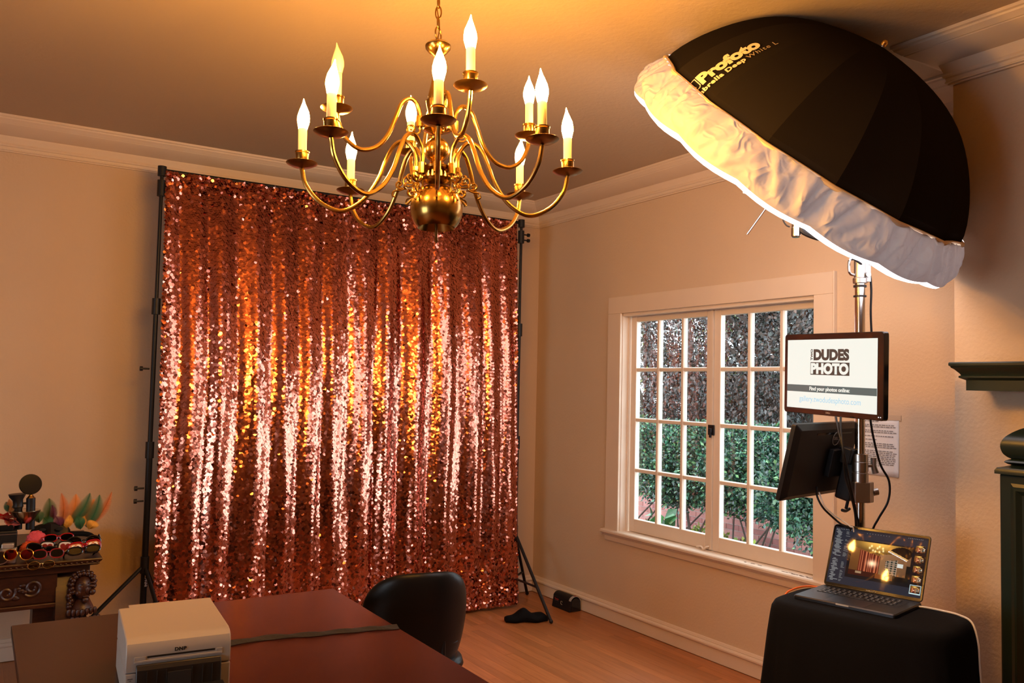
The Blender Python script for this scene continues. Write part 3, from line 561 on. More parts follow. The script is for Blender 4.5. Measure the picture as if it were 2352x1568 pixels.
# ================================================================== LIGHT STAND
PX, PY = -0.768, -3.349
ls = thing('light_stand', 'chrome light stand column behind the laptop carrying both monitors', 'stand', (PX, PY, 0))
MB().cyl((0, 0, 0.06), (0, 0, at(1975, 645, 3.24).z), 0.0185, 24).build('column', CHROME, ls)
zc0, zc1 = at(1976, 1105, 3.24).z, at(1976, 1042, 3.24).z
MB().lathe([(0.019, zc0-0.004), (0.031, zc0), (0.031, zc0+0.034), (0.0285, zc0+0.036), (0.0285, zc0+0.040), (0.031, zc0+0.042), (0.031, zc1-0.030), (0.0285, zc1-0.028), (0.030, zc1-0.026), (0.030, zc1), (0.019, zc1+0.002)], 28).build('collar', STEEL, ls)
rr_ = Vector(R2.tolist()); fv = Vector(fw.tolist())
kb = Vector((0, 0, (zc0+zc1)/2+0.01)); hz = Vector((rr_.x, rr_.y, 0)).normalized()
m = MB().cyl(kb+hz*0.028, kb+hz*0.052, 0.007).tube([kb+hz*0.052+Vector((0, 0, 0.030)), kb+hz*0.052, kb+hz*0.060+Vector((0, 0, -0.028))], [0.011, 0.010, 0.013], 10); m.build('locking_knob', CASTM, ls)
zt = at(1975, 650, 3.24).z
MB().tube([(0, 0, zt-0.052), (0, 0, zt-0.046)], 0.024, 20).tube([(0, 0, zt-0.014), (0, 0, zt-0.006)], 0.024, 20).build('rubber_ring', BLACKP, ls)
MB().lathe([(0.019, zt), (0.026, zt+0.002), (0.027, zt+0.02), (0.022, zt+0.024), (0.022, zt+0.115), (0.020, zt+0.12), (0.010, zt+0.122)], 24).build('socket', CASTM, ls)
gh = MB(); hz2 = hz
gh.cbox((0, 0, 0), (0.028, 0.03, 0.075), Matrix.Translation(Vector((0, 0, zt+0.045))+hz*0.022) @ Matrix.Rotation(math.atan2(hz.y, hz.x), 4, 'Z')); gh.cbox((0, 0, 0), (0.018, 0.03, 0.07), Matrix.Translation(Vector((0, 0, zt+0.105))+hz*0.036) @ Matrix.Rotation(math.atan2(hz.y, hz.x), 4, 'Z'))
gh.cyl(Vector((0, 0, zt+0.035))+hz*0.024-fv*0.024, Vector((0, 0, zt+0.035))+hz*0.024-fv*0.008, 0.010, 14); gb = gh.build('grip_block', CASTM, ls, ang=30)
hp = [Vector((0, 0, zt+0.098))-hz*0.018, Vector((0, 0, zt+0.094))-hz*0.036, Vector((0, 0, zt+0.082))-hz*0.042, Vector((0, 0, zt+0.050))-hz*0.042, Vector((0, 0, zt+0.036))-hz*0.034, Vector((0, 0, zt+0.034))-hz*0.018]
MB().tube(spline(hp, 4), 0.0055, 8).build('handle', CHROME, ls)
for a in (0.35, 1.75, -1.0):
    e = Vector((0.42*math.cos(a), 0.42*math.sin(a), 0.012)); lg = MB().cyl((0, 0, 0.16), e, 0.011, 10).build('leg', CHROME, ls); MB().sphere(e, 0.014).build('rubber_foot', BLACKP, lg)
# ---- flash head on a short arm under the umbrella
fh = thing('studio_strobe', 'white studio flash head partly hidden under the umbrella rim', 'flash', UC+UN*0.06); Bf = basis(fh)
def W(p): return Bf @ Vector(p)
sh0 = UC+UN*0.02; off = (at(1820, 470, 3.24)-at(1785, 440, 3.24))
bc = UC+UN*0.05+Vector((0.06, -0.03, -0.035))
MB().tube([W(bc-UN*0.09), W(bc-UN*0.085), W(bc+UN*0.10), W(bc+UN*0.11)], [0.045, 0.055, 0.055, 0.045], 24).build('flash_body', WHITEP, fh)
rc = at(1828, 545, 3.22); rc2 = at(1830, 480, 3.22)
MB().tube([W(rc), W(rc+Vector((0, 0, 0.004))), W(rc+Vector((0, 0, 0.036))), W(rc+Vector((0, 0, 0.038)))], [0.014, 0.0175, 0.0175, 0.016], 20).tube([W(rc+Vector((0, 0, 0.039))), W(rc2)], 0.016, 20).build('receiver', CHROME, fh)
h0 = at(1842, 530, 3.21); h1 = at(1878, 546, 3.19); h2 = at(1892, 541, 3.18); h3 = at(1880, 520, 3.19); h4 = at(1850, 512, 3.21)
MB().tube([W(p) for p in spline([h4, h0, h1, h2, h3], 5)], 0.011, 8).build('grip_handle', BLACKP, fh)
MB().cyl(W(rc2), W(Vector((PX, PY, zt+0.11))), 0.012, 12).build('boom_arm', BLACK, fh)
MB().cbox((0, 0, 0), (0.07, 0.05, 0.05), Matrix.Translation(W(at(1850, 500, 3.24)))).build('bracket', WHITEP, fh, smooth=False)
# small crumpled clear tab seen behind the skirt edge
tg = MB().cbox((0, 0, 0), (0.05, 0.006, 0.022), Matrix.Translation(W(at(1716, 440, 3.46)))); bevel(tg.build('clear_tab', WHITEP, fh, smooth=False), 0.003)
# ================================================================== MONITORS
EMW = mat('screen_white', (0.02, 0.02, 0.02), 0.25, emit=(0.80, 0.82, 0.74), estr=0.86)
EMK = mat('screen_charcoal', (0.02, 0.02, 0.02), 0.25, emit=(0.030, 0.030, 0.026), estr=1.0)
EMT = mat('screen_teal_grey', (0.02, 0.02, 0.02), 0.25, emit=(0.055, 0.095, 0.095), estr=1.0)
EMB = mat('screen_blue', (0.02, 0.02, 0.02), 0.25, emit=(0.26, 0.50, 0.66), estr=1.0)
XZ = Matrix(((1, 0, 0, 0), (0, 0, -1, 0), (0, 1, 0, 0), (0, 0, 0, 1)))        # text plane -> screen facing local -y
mo = thing('monitor', 'upright monitor showing a two-line photo logo on a white screen', 'monitor', (-0.864, -3.287, 1.621), (0.0103, 0.028, 4.489))
def toY(M): return Matrix(((1, 0, 0, 0), (0, 0, 1, 0), (0, 1, 0, 0), (0, 0, 0, 1))) @ M
def shell(mb, wd, ht, d, y0, r=0.012):
    rings = []
    for yy, ins in ((y0, 0.002), (y0+0.002, 0), (y0+d*0.5, 0), (y0+d, 0.02)):
        ring = []
        for cx_, cz_, a0 in ((wd/2-r, ht/2-r, 0), (-wd/2+r, ht/2-r, PI/2), (-wd/2+r, -ht/2+r, PI), (wd/2-r, -ht/2+r, 1.5*PI)):
            for k in range(5):
                a = a0+k*PI/8; ring.append(Vector((cx_+math.copysign(1, cx_)*-ins+(r)*math.cos(a), yy, cz_+math.copysign(1, cz_)*-ins+r*math.sin(a))))
        rings.append(ring[::-1])
    return mb.loft(rings)
shell(MB(), 0.55, 0.32, 0.042, 0.0).build('casing', BLACKG, mo, ang=30)
MB().box((-0.254, -0.0012, -0.1385), (0.244, 0.0005, 0.1362)).build('screen', EMW, mo, smooth=False)
mk = MB(); mk.box((-0.112, -0.0016, -0.003), (0.105, -0.0012, 0.0465)); mk.build('logo_block', EMK, mo, smooth=False)
MB().box((-0.254, -0.0016, -0.0725), (0.244, -0.0012, -0.045)).build('caption_band', EMT, mo, smooth=False)
def scr(body, x0, x1, z0, z1, bold, m, lift=0.0022, sp=1.0):
    me = text_fit(body, x0, x1, z0, z1, bold, sp); return place_text(me, 'lettering', m, mo, Matrix.Translation((0, -lift, 0)) @ XZ)
scr('DUDES', -0.094, 0.104, 0.0535, 0.0985, 0.06, EMK)
me = text_fit('TWO', 0.0, 0.0445, 0.0, 0.0125, 0.05); place_text(me, 'lettering', EMK, mo, Matrix.Translation((-0.0985, -0.0022, 0.054)) @ XZ @ Matrix.Rotation(PI/2, 4, 'Z'))
scr('PHOTO', -0.109, 0.101, 0.0, 0.044, 0.06, EMW)
scr('Find your photos online:', -0.116, 0.108, -0.070, -0.0505, 0.035, EMW)
scr('gallery.twodudesphoto.com', -0.176, 0.166, -0.117, -0.0885, -0.004, EMB)
place_text(text_fit('DELL', -0.022, 0.004, -0.152, -0.146, 0.03), 'lettering', mat('grey_print', (0.35, 0.33, 0.32), 0.4), mo, Matrix.Translation((0, -0.0006, 0)) @ XZ)
MB().cbox((0.252, -0.0006, -0.1475), (0.003, 0.0012, 0.003)).cbox((0.262, -0.0006, -0.1475), (0.003, 0.0012, 0.003)).build('indicator', mat('led', (0.1, 0.1, 0.1), 0.3, emit=(0.9, 0.95, 1.0), estr=1.2), mo, smooth=False)
Bm = basis(mo); pl_ = Bm @ Vector((PX, PY, 1.60))
MB().cbox((pl_.x*0.5, 0.046, 0), (0.11, 0.014, 0.11)).box((pl_.x-0.035, 0.05, -0.03), (pl_.x+0.035, pl_.y-0.018, 0.03)).build('mount_clamp', BLACK, mo, smooth=False)
# second monitor, seen from behind
mo2 = thing('monitor', 'lower black monitor seen from behind, tilted on a clamp arm', 'monitor', (-0.907, -3.276, 1.294), (-0.235, 0.008, -2.972))
shell(MB(), 0.48, 0.29, 0.034, -0.018, 0.008).build('casing', BLACKP, mo2, ang=30)
MB().box((-0.225, -0.0195, -0.125), (0.225, -0.0185, 0.13)).build('screen', mat('second_screen', (0.02, 0.02, 0.02), 0.2, emit=(0.5, 0.5, 0.5), estr=0.5), mo2, smooth=False)
MB().box((-0.17, 0.016, 0.105), (0.10, 0.0175, 0.112)).build('vent_slot', BLACKG, mo2, smooth=False)
GR = mat('grey_print', (0.35, 0.33, 0.32), 0.4)
MB().tube([(-0.052+0.026*math.cos(a), 0.018, 0.088+0.026*math.sin(a)) for a in np.linspace(0, 2*PI, 36, endpoint=False)], 0.0012, 6, closed=True).build('emblem', GR, mo2)
BK = Matrix(((-1, 0, 0, 0), (0, 0, 1, 0.0178), (0, 1, 0, 0), (0, 0, 0, 1)))
place_text(text_fit('DELL', 0.034, 0.070, 0.083, 0.094, 0.03), 'lettering', GR, mo2, BK)
m = MB().cbox((-0.07, 0.028, -0.005), (0.11, 0.022, 0.11)).cbox((-0.10, 0.05, 0.03), (0.05, 0.05, 0.06)); bevel(m.build('mount_plate', BLACK, mo2, smooth=False), 0.004)
m = MB().cbox((-0.14, 0.065, -0.07), (0.075, 0.06, 0.15)); cb = bevel(m.build('clamp_block', BLACKP, mo2, smooth=False), 0.008)
for zz in (-0.045, -0.090): MB().sphere((-0.125, 0.098, zz), 0.0085, 12, 8).build('knob', ORANGE, cb)
m = MB().cyl((-0.155, 0.07, -0.14), (-0.155, 0.07, -0.185), 0.006).tube(spline([(-0.185, 0.07, -0.188), (-0.155, 0.07, -0.194), (-0.125, 0.07, -0.188)], 5), 0.006, 8); m.build('tee_handle', BLACKP, cb)
Bm2 = basis(mo2); q1 = Bm2 @ Vector((PX, PY, at(1976, 1118, 3.24).z)); q0 = Vector((-0.17, 0.07, -0.115)); qe = q1+(q0-q1).normalized()*0.028
MB().cyl(q0, qe, 0.008, 12).build('arm_rod', CHROME, mo2); MB().cyl(q0.lerp(qe, 0.45), q0.lerp(qe, 0.68), 0.0105, 14).build('gold_ring', GOLD, mo2)
pc = thing('pole_clamp', 'grey cast clamp on the chrome column below its collar', 'clamp', (PX, PY, at(1976, 1128, 3.24).z))
ang = math.atan2(hz.y, hz.x); Rz = Matrix.Rotation(ang, 4, 'Z')
m = MB().prism([(-0.032, -0.030), (0.026, -0.030), (0.05, -0.010), (0.05, 0.012), (0.026, 0.030), (-0.032, 0.030)], -0.038, 0.040, Rz)
bevel(m.build('clamp_body', CASTM, pc, smooth=False), 0.004)
MB().cyl(Rz @ Vector((0.05, 0, 0)), Rz @ Vector((0.068, 0, 0.004)), 0.014, 14).build('clamp_screw', CASTM, pc)
# ================================================================== CLOTH-COVERED STAND AND LAPTOP
LYAW = -1.351; LO = Vector((-0.913, -3.494, 0.84)); lu = Vector((math.cos(LYAW), math.sin(LYAW), 0)); lv = Vector((-math.sin(LYAW), math.cos(LYAW), 0))
TZ = 0.8235
cl = MB(); rows = []; NC = 144; c0 = Vector((LO.x, LO.y, 0))+lu*0.055-lv*0.155
def serp(a, A, Bb, e=4.0):
    c, s = math.cos(a), math.sin(a); return math.copysign(abs(c)**(2/e), c)*A, math.copysign(abs(s)**(2/e), s)*Bb
lev = [(0.0, TZ, 0), (0.5, TZ, 0), (0.86, TZ, 0), (0.93, TZ-0.002, 0), (0.97, TZ-0.008, 0), (1.0, TZ-0.024, 0), (1.015, TZ-0.05, 0.05)]+[(1.02+0.26*k/12, TZ-0.05-(TZ-0.055)*k/12, 0.1+0.9*k/12) for k in range(1, 13)]
for f_, z, fo in lev:
    row = []
    for k in range(NC):
        a = 2*PI*k/NC; x_, y_ = serp(a, 0.300, 0.195); fl_ = fo*(0.016*math.sin(7*a+0.6)+0.010*math.sin(13*a+1.9)+0.006*math.sin(23*a))
        ff = f_ if y_ < 0.12 else 1+(f_-1)*(0.25 if f_ > 1 else 1)
        n = Vector((x_/0.3, y_/0.195, 0)); n = n.normalized() if n.length > 1e-6 else n
        row.append(c0+lu*(x_*ff+n.x*fl_)+lv*(y_*ff+n.y*fl_*(0.3 if y_ > 0.12 else 1))+Vector((0, 0, z+0.004*math.sin(9*a)*(z < 0.02))))
    rows.append(row)
cl.grid(rows, wrap=True); clo = cl.build('black_cloth', BLACKF, None, ang=60)
sol = clo.modifiers.new('thick', 'SOLIDIFY'); sol.thickness = 0.003; sol.offset = -1
tag(clo, 'plain black cloth draped to the floor over the small laptop table', 'cloth')
lp = thing('laptop', 'open grey laptop on the black cloth with photo editing on screen', 'laptop', LO, (0, 0, LYAW))
MB().rbox((-0.1745, -0.2385, -0.0155), (0.1745, 0.002, 0.0), 0.010, 4).build('base', LAPTOP, lp, ang=40)
MB().rbox((-0.068, -0.228, -0.0002), (0.068, -0.134, 0.0004), 0.004, 3).build('trackpad', mat('trackpad', (0.06, 0.06, 0.068), 0.3, metal=0.6), lp)
MB().box((-0.142, -0.125, -0.0002), (0.142, -0.012, 0.0003)).build('keyboard_well', KEYM, lp, smooth=False)
kmesh = MB().rbox((-0.0078, -0.0078, 0), (0.0078, 0.0078, 0.0016), 0.002, 2).mesh('key', mat('key_top', (0.018, 0.018, 0.020), 0.4))
legend = mat('key_legend', (0.3, 0.3, 0.3), 0.5, emit=(0.6, 0.6, 0.62), estr=0.07)
km2 = MB().box((-0.002, -0.002, 0.0016), (0.002, 0.002, 0.0018)).mesh('key_legend', legend, False)
for r_ in range(5):
    for c_ in range(14):
        kx = -0.1345+c_*0.0191+(r_ % 2)*0.004; ky = -0.114+r_*0.019
        if kx > 0.137: continue
        if r_ == 0 and 4 <= c_ <= 8:
            if c_ == 4: MB().rbox((kx-0.0078, ky-0.0078, 0), (kx+0.0842, ky+0.0078, 0.0016), 0.002, 2).build('space_bar', MATS['key_top'], lp)
            continue
        kk = link('key', kmesh, lp, (kx, ky, 0.0003)); link('key_legend', km2, kk)
MB().box((-0.022, -0.2392, -0.0055), (0.022, -0.2375, -0.0005)).build('finger_notch', mat('notch_glint', (0.75, 0.66, 0.55), 0.3, metal=0.6), lp, smooth=False)  # pale strip: the notch's bright reflection put into its colour
LID = 1.15; ML = Matrix.Rotation(LID, 4, 'X')             # lid frame: x right, y up the lid, z toward the viewer
MB().rbox((-0.1745, 0.0, -0.006), (0.1745, 0.2345, 0.0), 0.012, 4, ML).build('lid', LAPTOP, lp, ang=40)
MB().rbox((-0.1715, 0.003, 0.0), (0.1715, 0.2315, 0.0004), 0.010, 4, ML).build('bezel', BLACKG, lp, ang=40)
def screen_picture():
    NX, NY = 168, 105; x0, x1, y0, y1 = -0.166, 0.167, 0.012, 0.224
    img = np.zeros((NY, NX, 3))
    uu, vv = np.meshgrid((np.arange(NX)+0.5)/NX, (np.arange(NY)+0.5)/NY)     # v down
    img[:] = (0.040, 0.043, 0.060)
    def rect(a, b, c, d, col): img[(uu >= a) & (uu < b) & (vv >= c) & (vv < d)] = col
    rect(0, 1, 0, 0.03, (0.03, 0.03, 0.04)); rect(0.19, 1, 0.18, 0.86, (0.012, 0.012, 0.016))
    def scene(a, b, c, d):
        k = (uu >= a) & (uu < b) & (vv >= c) & (vv < d); U = (uu[k]-a)/(b-a); Vv = (vv[k]-c)/(d-c)
        C = np.zeros((k.sum(), 3)); cor = 0.49
        ceil_line = np.where(U < cor, 0.17+0.30*U, 0.31-0.27*(U-cor))
        wl = np.stack([0.30-0.12*np.abs(U-0.4), 0.13-0.05*np.abs(U-0.4), 0.035+0*U], 1); wr = np.stack([0.40-0.3*(U-0.5), 0.22-0.17*(U-0.5), 0.11-0.08*(U-0.5)], 1)
        C[:] = np.where((U < cor)[:, None], wl, wr)*(1-0.55*np.clip(Vv-0.3, 0, 1))[:, None]
        cl_ = Vv < ceil_line; g = np.exp(-((U-0.45)**2/0.09+(Vv/0.20)**2)); C[cl_] = np.stack([0.09+0.95*g, 0.04+0.58*g, 0.012+0.14*g], 1)[cl_]
        ct = (U > 0.15+0.0*Vv) & (U < 0.50) & (Vv > 0.25+0.12*(U-0.15)/0.35) & (Vv < 0.88); st_ = 0.5+0.5*np.sin(U*150+2*np.sin(U*37)); hot = np.exp(-((U-0.38)**2/0.004+(Vv-0.60)**2/0.006))
        C[ct] = np.stack([0.14+0.55*st_**3+1.2*hot, 0.025+0.24*st_**4+0.9*hot, 0.012+0.12*st_**4+0.6*hot], 1)[ct]
        wn = (U > 0.60) & (U < 0.79) & (Vv > 0.46-0.06*(U-0.6)/0.19) & (Vv < 0.76+0.11*(U-0.6)/0.19); gr = ((U*46) % 1 < 0.3) | ((Vv*16) % 1 < 0.26)
        C[wn] = np.where(gr[:, None], np.array([0.50, 0.36, 0.26]), np.array([0.03, 0.06, 0.05]))[wn]
        fl_ = Vv > np.where(U < cor, 0.86, 0.86+0.35*(U-cor)); C[fl_] = (0.26, 0.085, 0.022)
        C[(Vv > 0.86) & (U < 0.46)] = (0.07, 0.014, 0.008); C[(U > 0.12) & (U < 0.225) & (Vv > 0.87) & (Vv < 0.94)] = (0.42, 0.28, 0.17)
        du = (U-0.815)*0.85+(Vv-0.22)*0.55; dv = -(U-0.815)*0.55+(Vv-0.22)*0.85; bowl = (du**2/0.032+np.minimum(dv, 0)**2/0.045 < 1) & (dv < 0.03); C[bowl] = (0.004, 0.003, 0.003)
        sk = (np.abs(du) < 0.19) & (dv >= 0.03) & (dv < 0.075); C[sk] = (0.72, 0.47, 0.2); sk = (np.abs(du) < 0.19) & (dv >= 0.075) & (dv < 0.09); C[sk] = (1, 1, 1)
        C[(U > 0.79) & (U < 0.88) & (Vv > 0.49) & (Vv < 0.61)] = (0.7, 0.72, 0.66); C[(U > 0.94) & (Vv > 0.52)] = (0.006, 0.01, 0.008); C[(U > 0.74) & (U < 0.95) & (Vv > 0.86)] = (0.006, 0.006, 0.007)
        for lx, ly in ((.30, .16), (.33, .10), (.36, .22), (.43, .14), (.46, .09), (.52, .13), (.53, .20), (.47, .24), (.40, .24)):
            C += 1.1*np.exp(-((U-lx)**2/0.00016+(Vv-ly)**2/0.0008))[:, None]*np.array([1, 0.8, 0.45])
        C[(np.abs(Vv-0.24-0.5*np.abs(U-0.43)) < 0.025) & (np.abs(U-0.43) < 0.12)] += (0.30, 0.17, 0.03)
        img[k] = C
    scene(0.22, 0.86, 0.20, 0.80)
    for k in range(5): scene(0.888, 0.985, 0.145+0.168*k, 0.145+0.168*k+0.115)
    f_ = (uu > 0.878) & (uu < 0.995) & (vv > 0.80) & (vv < 0.95); inn = (uu > 0.885) & (uu < 0.988) & (vv > 0.812) & (vv < 0.938); img[f_ & ~inn] = (0.6, 0.75, 0.75)
    r9 = np.random.default_rng(3)
    for k in range(46):                                     # lines of interface text in the side column
        v0 = 0.05+0.020*k; y_ = int(v0*NY)
        if y_ >= NY or k in (24, 25): continue
        a = 0.015+0.03*r9.random(); b = a+0.03+0.05*r9.random(); img[y_, int(a*NX):int(b*NX)] = 0.34
        if r9.random() < 0.6: img[y_, int(0.135*NX):int((0.15+0.03*r9.random())*NX)] = 0.22
    for u0 in np.arange(0.02, 0.22, 0.02): img[int(0.035*NY), int(u0*NX)] = 0.5
    for u0 in np.arange(0.36, 0.62, 0.03): img[int(0.05*NY), int(u0*NX)] = 0.3
    img[int(0.035*NY), int(.8*NX):int(.96*NX):3] = 0.4
    verts = [Vector((x0+(x1-x0)*i/NX, y1-(y1-y0)*j/NY, 0.0008)) for j in range(NY+1) for i in range(NX+1)]
    fs = [(j*(NX+1)+i, (j+1)*(NX+1)+i, (j+1)*(NX+1)+i+1, j*(NX+1)+i+1) for j in range(NY) for i in range(NX)]
    mb = MB().add([ML @ p for p in verts], fs); me = mb.mesh('screen', attr_mat('laptop_screen', 0.03, emit=0.8, spec=0.18), False)
    a = me.attributes.new('tint', 'FLOAT_COLOR', 'FACE'); img = np.clip(img, 0, 1); img = img**1.25; a.data.foreach_set('color', np.concatenate([np.clip(img, 0, 1).reshape(-1, 3), np.ones((NX*NY, 1))], 1).ravel().astype(np.float32)); return me
link('screen', screen_picture(), lp)
place_text(text_fit('MacBook Pro', -0.017, 0.017, 0.0045, 0.0085, 0.01), 'lettering', GR, lp, ML @ Matrix.Translation((0, 0, 0.0009)))
# ================================================================== CABLES
def cable(name, label, pts, r, m, n=8):
    o = MB().tube(spline(pts, n), r, 8).build(name, m, None); return tag(o, label, 'cable')
cable('cable', 'black cable hanging down right of the column behind the upper monitor', [at(1893, 548, 3.2), at(1930, 575, 3.22), at(1962, 595, 3.23)]+[at(1994, 622, 3.26), at(2001, 660, 3.27), at(2000, 720, 3.27), at(2003, 800, 3.27), at(2003, 900, 3.27), at(2000, 968, 3.25), at(2020, 1060, 3.27), at(2042, 1105, 3.27), at(2040, 1150, 3.27), at(2018, 1190, 3.27), at(2003, 1222, 3.26), at(1990, 1300, 3.25), at(1985, 1420, 3.24)], 0.0042, BLACKP)
cable('cable', 'thin black cable drooping from the tab beside the flash head', [at(1800, 490, 3.24), at(1799, 505, 3.24), at(1806, 517, 3.23), at(1814, 521, 3.225)], 0.003, BLACKP)
cable('cable', 'left one of two black cables below the upper monitor', [at(1920, 957, 3.15), at(1925, 985, 3.1), at(1935, 1030, 3.06), at(1941, 1090, 3.08), at(1955, 1140, 3.14), at(1965, 1190, 3.17), at(1964, 1260, 3.19), at(1958, 1340, 3.20)], 0.004, BLACKP)
cable('cable', 'right one of two black cables below the upper monitor', [at(1931, 958, 3.15), at(1931, 985, 3.09), at(1937, 1035, 3.05), at(1947, 1085, 3.08), at(1956, 1130, 3.14), at(1968, 1185, 3.17), at(1972, 1215, 3.18), at(1970, 1340, 3.20)], 0.004, BLACKP)
cable('cable', 'black and grey cable drooping from the back of the lower monitor', [at(1876, 1118, 3.2), at(1877, 1140, 3.18), at(1890, 1165, 3.17), at(1910, 1185, 3.17), at(1930, 1202, 3.16), at(1945, 1210, 3.15), at(1955, 1225, 3.15), at(1960, 1340, 3.17)], 0.0038, BLACKP)
cable('cable', 'pale cable drooping beside the black one behind the laptop', [at(1881, 1130, 3.195), at(1893, 1160, 3.16), at(1912, 1180, 3.16), at(1932, 1193, 3.16), at(1952, 1208, 3.14), at(1962, 1225, 3.14), at(1967, 1345, 3.17)], 0.0028, WHCABLE)
def onlap(u_, v_, dz): p = LO+lu*u_+lv*v_; p.z = TZ+dz; return p
cable('cable', 'white charging cable from right side of laptop over the black cloth', [onlap(0.172, -0.03, 0.008), onlap(0.20, -0.025, 0.009), onlap(0.25, -0.02, 0.007), onlap(0.30, -0.03, 0.006), onlap(0.345, -0.05, -0.006), onlap(0.372, -0.08, -0.06), onlap(0.386, -0.11, -0.14), onlap(0.40, -0.12, -0.26)], 0.0034, WHCABLE)
cable('cable', 'orange tether cable leaving left side of the laptop down the cloth', [onlap(-0.172, -0.03, 0.008), onlap(-0.20, -0.03, 0.008), onlap(-0.225, -0.05, 0.006), onlap(-0.25, -0.09, -0.003), onlap(-0.268, -0.12, -0.03), onlap(-0.29, -0.15, -0.15), onlap(-0.325, -0.18, -0.35), onlap(-0.36, -0.20, -0.55), onlap(-0.385, -0.22, -0.74), onlap(-0.42, -0.28, -TZ+0.005), onlap(-0.40, -0.42, -TZ+0.005)], 0.0034, ORCABLE)
# ================================================================== PAPER NOTICE
pn = thing('paper_notice', 'printed paper notice taped to the wall right of the chrome column', 'paper', (0, -2.91, 1.30))
rows = [[Vector((-0.002-0.006*(abs(i/8-0.5)*2)**3*(1-j/10)*0.6, 0.11-0.218*i/8, -0.137+0.274*j/10)) for i in range(9)] for j in range(11)]
po = MB().grid(rows).build('sheet', PAPER, pn); sdm = po.modifiers.new('t', 'SOLIDIFY'); sdm.thickness = 0.0006
pr = MB(); z = 0.118
for k in range(25):
    if k in (1, 4, 7, 9, 11, 15): z -= 0.0088; continue
    y = 0.09; end = -0.08 if k not in (0, 10, 24) else random.uniform(-0.02, 0.03)
    while y > end:
        wl_ = random.uniform(0.006, 0.02); pr.box((-0.0105, y-wl_, z), (-0.0100, y, z+0.0042)); y -= wl_+0.004
    z -= 0.0088
pr.v = [(x_+0.006, y_, z_) for x_, y_, z_ in pr.v]
pr.build('print', mat('faint_print', (0.22, 0.21, 0.22), 0.7), pn, smooth=False)
MB().box((-0.0042, -0.12, 0.128), (-0.001, 0.06, 0.152)).build('tape', TAPE, pn, smooth=False)
# ================================================================== TABLE, PRINTER, STRAP, CHAIR
tb = thing('table', 'dark mahogany table carrying the white photo printer', 'table', (-2.965, -3.1, 0))
bevel(MB().box((-0.545, -0.95, 0.712), (0.545, 0.93, 0.74)).build('tabletop', TABLE, tb, smooth=False), 0.004)
for sx in (-1, 1):
    for sy in (-0.86, 0.84): MB().lathe([(0.018, 0.0), (0.020, 0.01), (0.024, 0.30), (0.028, 0.712)], 14, Matrix.Translation((sx*0.48, sy, 0))).build('leg', BLACK, tb)
MB().box((-0.49, -0.87, 0.655), (0.49, -0.85, 0.712)).box((-0.49, 0.83, 0.655), (0.49, 0.85, 0.712)).box((-0.49, -0.85, 0.655), (-0.47, 0.83, 0.712)).box((0.47, -0.85, 0.655), (0.49, 0.83, 0.712)).build('apron', TABLE, tb, smooth=False)
pr = thing('photo_printer', 'white compact photo printer with black paper tray on the table', 'printer', (-3.166, -2.945, 0.74), (0, 0, math.radians(-4.3)))
PW, PD, PH = 0.248, 0.325, 0.165
def yz_prism(mb, prof, x0, x1):      # prof in (y, z) extruded along x
    n = len(prof); mb.add([Vector((x0, y, z)) for y, z in prof]+[Vector((x1, y, z)) for y, z in prof], [tuple(range(n-1, -1, -1)), tuple(range(n, 2*n))]+[(k, (k+1) % n, n+(k+1) % n, n+k) for k in range(n)]); return mb
yf = -PD/2
up_prof = [(PD/2, 0.085), (PD/2, PH-0.002), (PD/2-0.003, PH), (yf+0.040, PH), (yf+0.022, PH-0.003), (yf+0.008, PH-0.012), (yf+0.001, PH-0.026), (yf, PH-0.04), (yf, 0.085)]
m = yz_prism(MB(), up_prof, -PW/2, PW/2); bevel(m.build('upper_housing', PRWHITE, pr, ang=25), 0.003)
m = MB().box((-PW/2, yf, 0.006), (PW/2, PD/2, 0.0835)); bevel(m.build('lower_housing', PRWHITE, pr, smooth=False), 0.003)
MB().box((-PW/2+0.028, PD/2, 0.02), (PW/2, PD/2+0.032, PH-0.001)).build('rear_cover', PRWHITE, pr, smooth=False)
MB().box((-0.075, yf-0.0006, 0.118), (0.085, yf+0.001, 0.1225)).build('paper_slot', PRDARK, pr, smooth=False)
m = MB().box((-0.105, yf-0.003, 0.108), (0.103, yf, 0.1135)).box((-0.105, yf-0.002, 0.1135), (-0.078, yf, 0.1225)).box((0.088, yf-0.002, 0.1135), (0.103, yf, 0.1225)); bevel(m.build('slot_lip', PRWHITE, pr, smooth=False), 0.001)
bevel(yz_prism(MB(), [(yf, 0.104), (yf-0.006, 0.103), (yf-0.012, 0.092), (yf-0.016, 0.02), (yf-0.060, 0.012), (yf-0.060, 0.006), (yf, 0.006)], -0.100, 0.100).build('paper_tray', PRDARK, pr, ang=25), 0.002)
m = MB()
for xk in (-0.075, -0.052, -0.030, 0.03, 0.055, 0.078): m.box((xk-0.0006, yf-0.0168, 0.022), (xk+0.0006, yf-0.0125, 0.088))
m.box((-0.028, yf-0.0172, 0.02), (0.028, yf-0.0135, 0.082)); m.build('tray_ribs', mat('tray_rib', (0.03, 0.026, 0.022), 0.5), pr, smooth=False)
MB().box((0.042, yf-0.066, 0.012), (0.104, yf-0.018, 0.046)).build('tray_stop', BLACKP, pr, smooth=False)
m = MB()
for k in range(6): m.box((-0.118, yf-0.0006, 0.070-0.011*k), (-0.106, yf+0.0005, 0.0725-0.011*k)).box((-0.1145, yf-0.0006, 0.066-0.011*k), (-0.1095, yf+0.0005, 0.0675-0.011*k))
m.build('indicator_marks', mat('grey_ink', (0.14, 0.12, 0.1), 0.6), pr, smooth=False)
place_text(text_fit('DNP', -0.012, 0.016, 0.1275, 0.1365, 0.05, 1.1), 'lettering', INK, pr, Matrix.Translation((0, yf-0.0012, 0)) @ XZ)
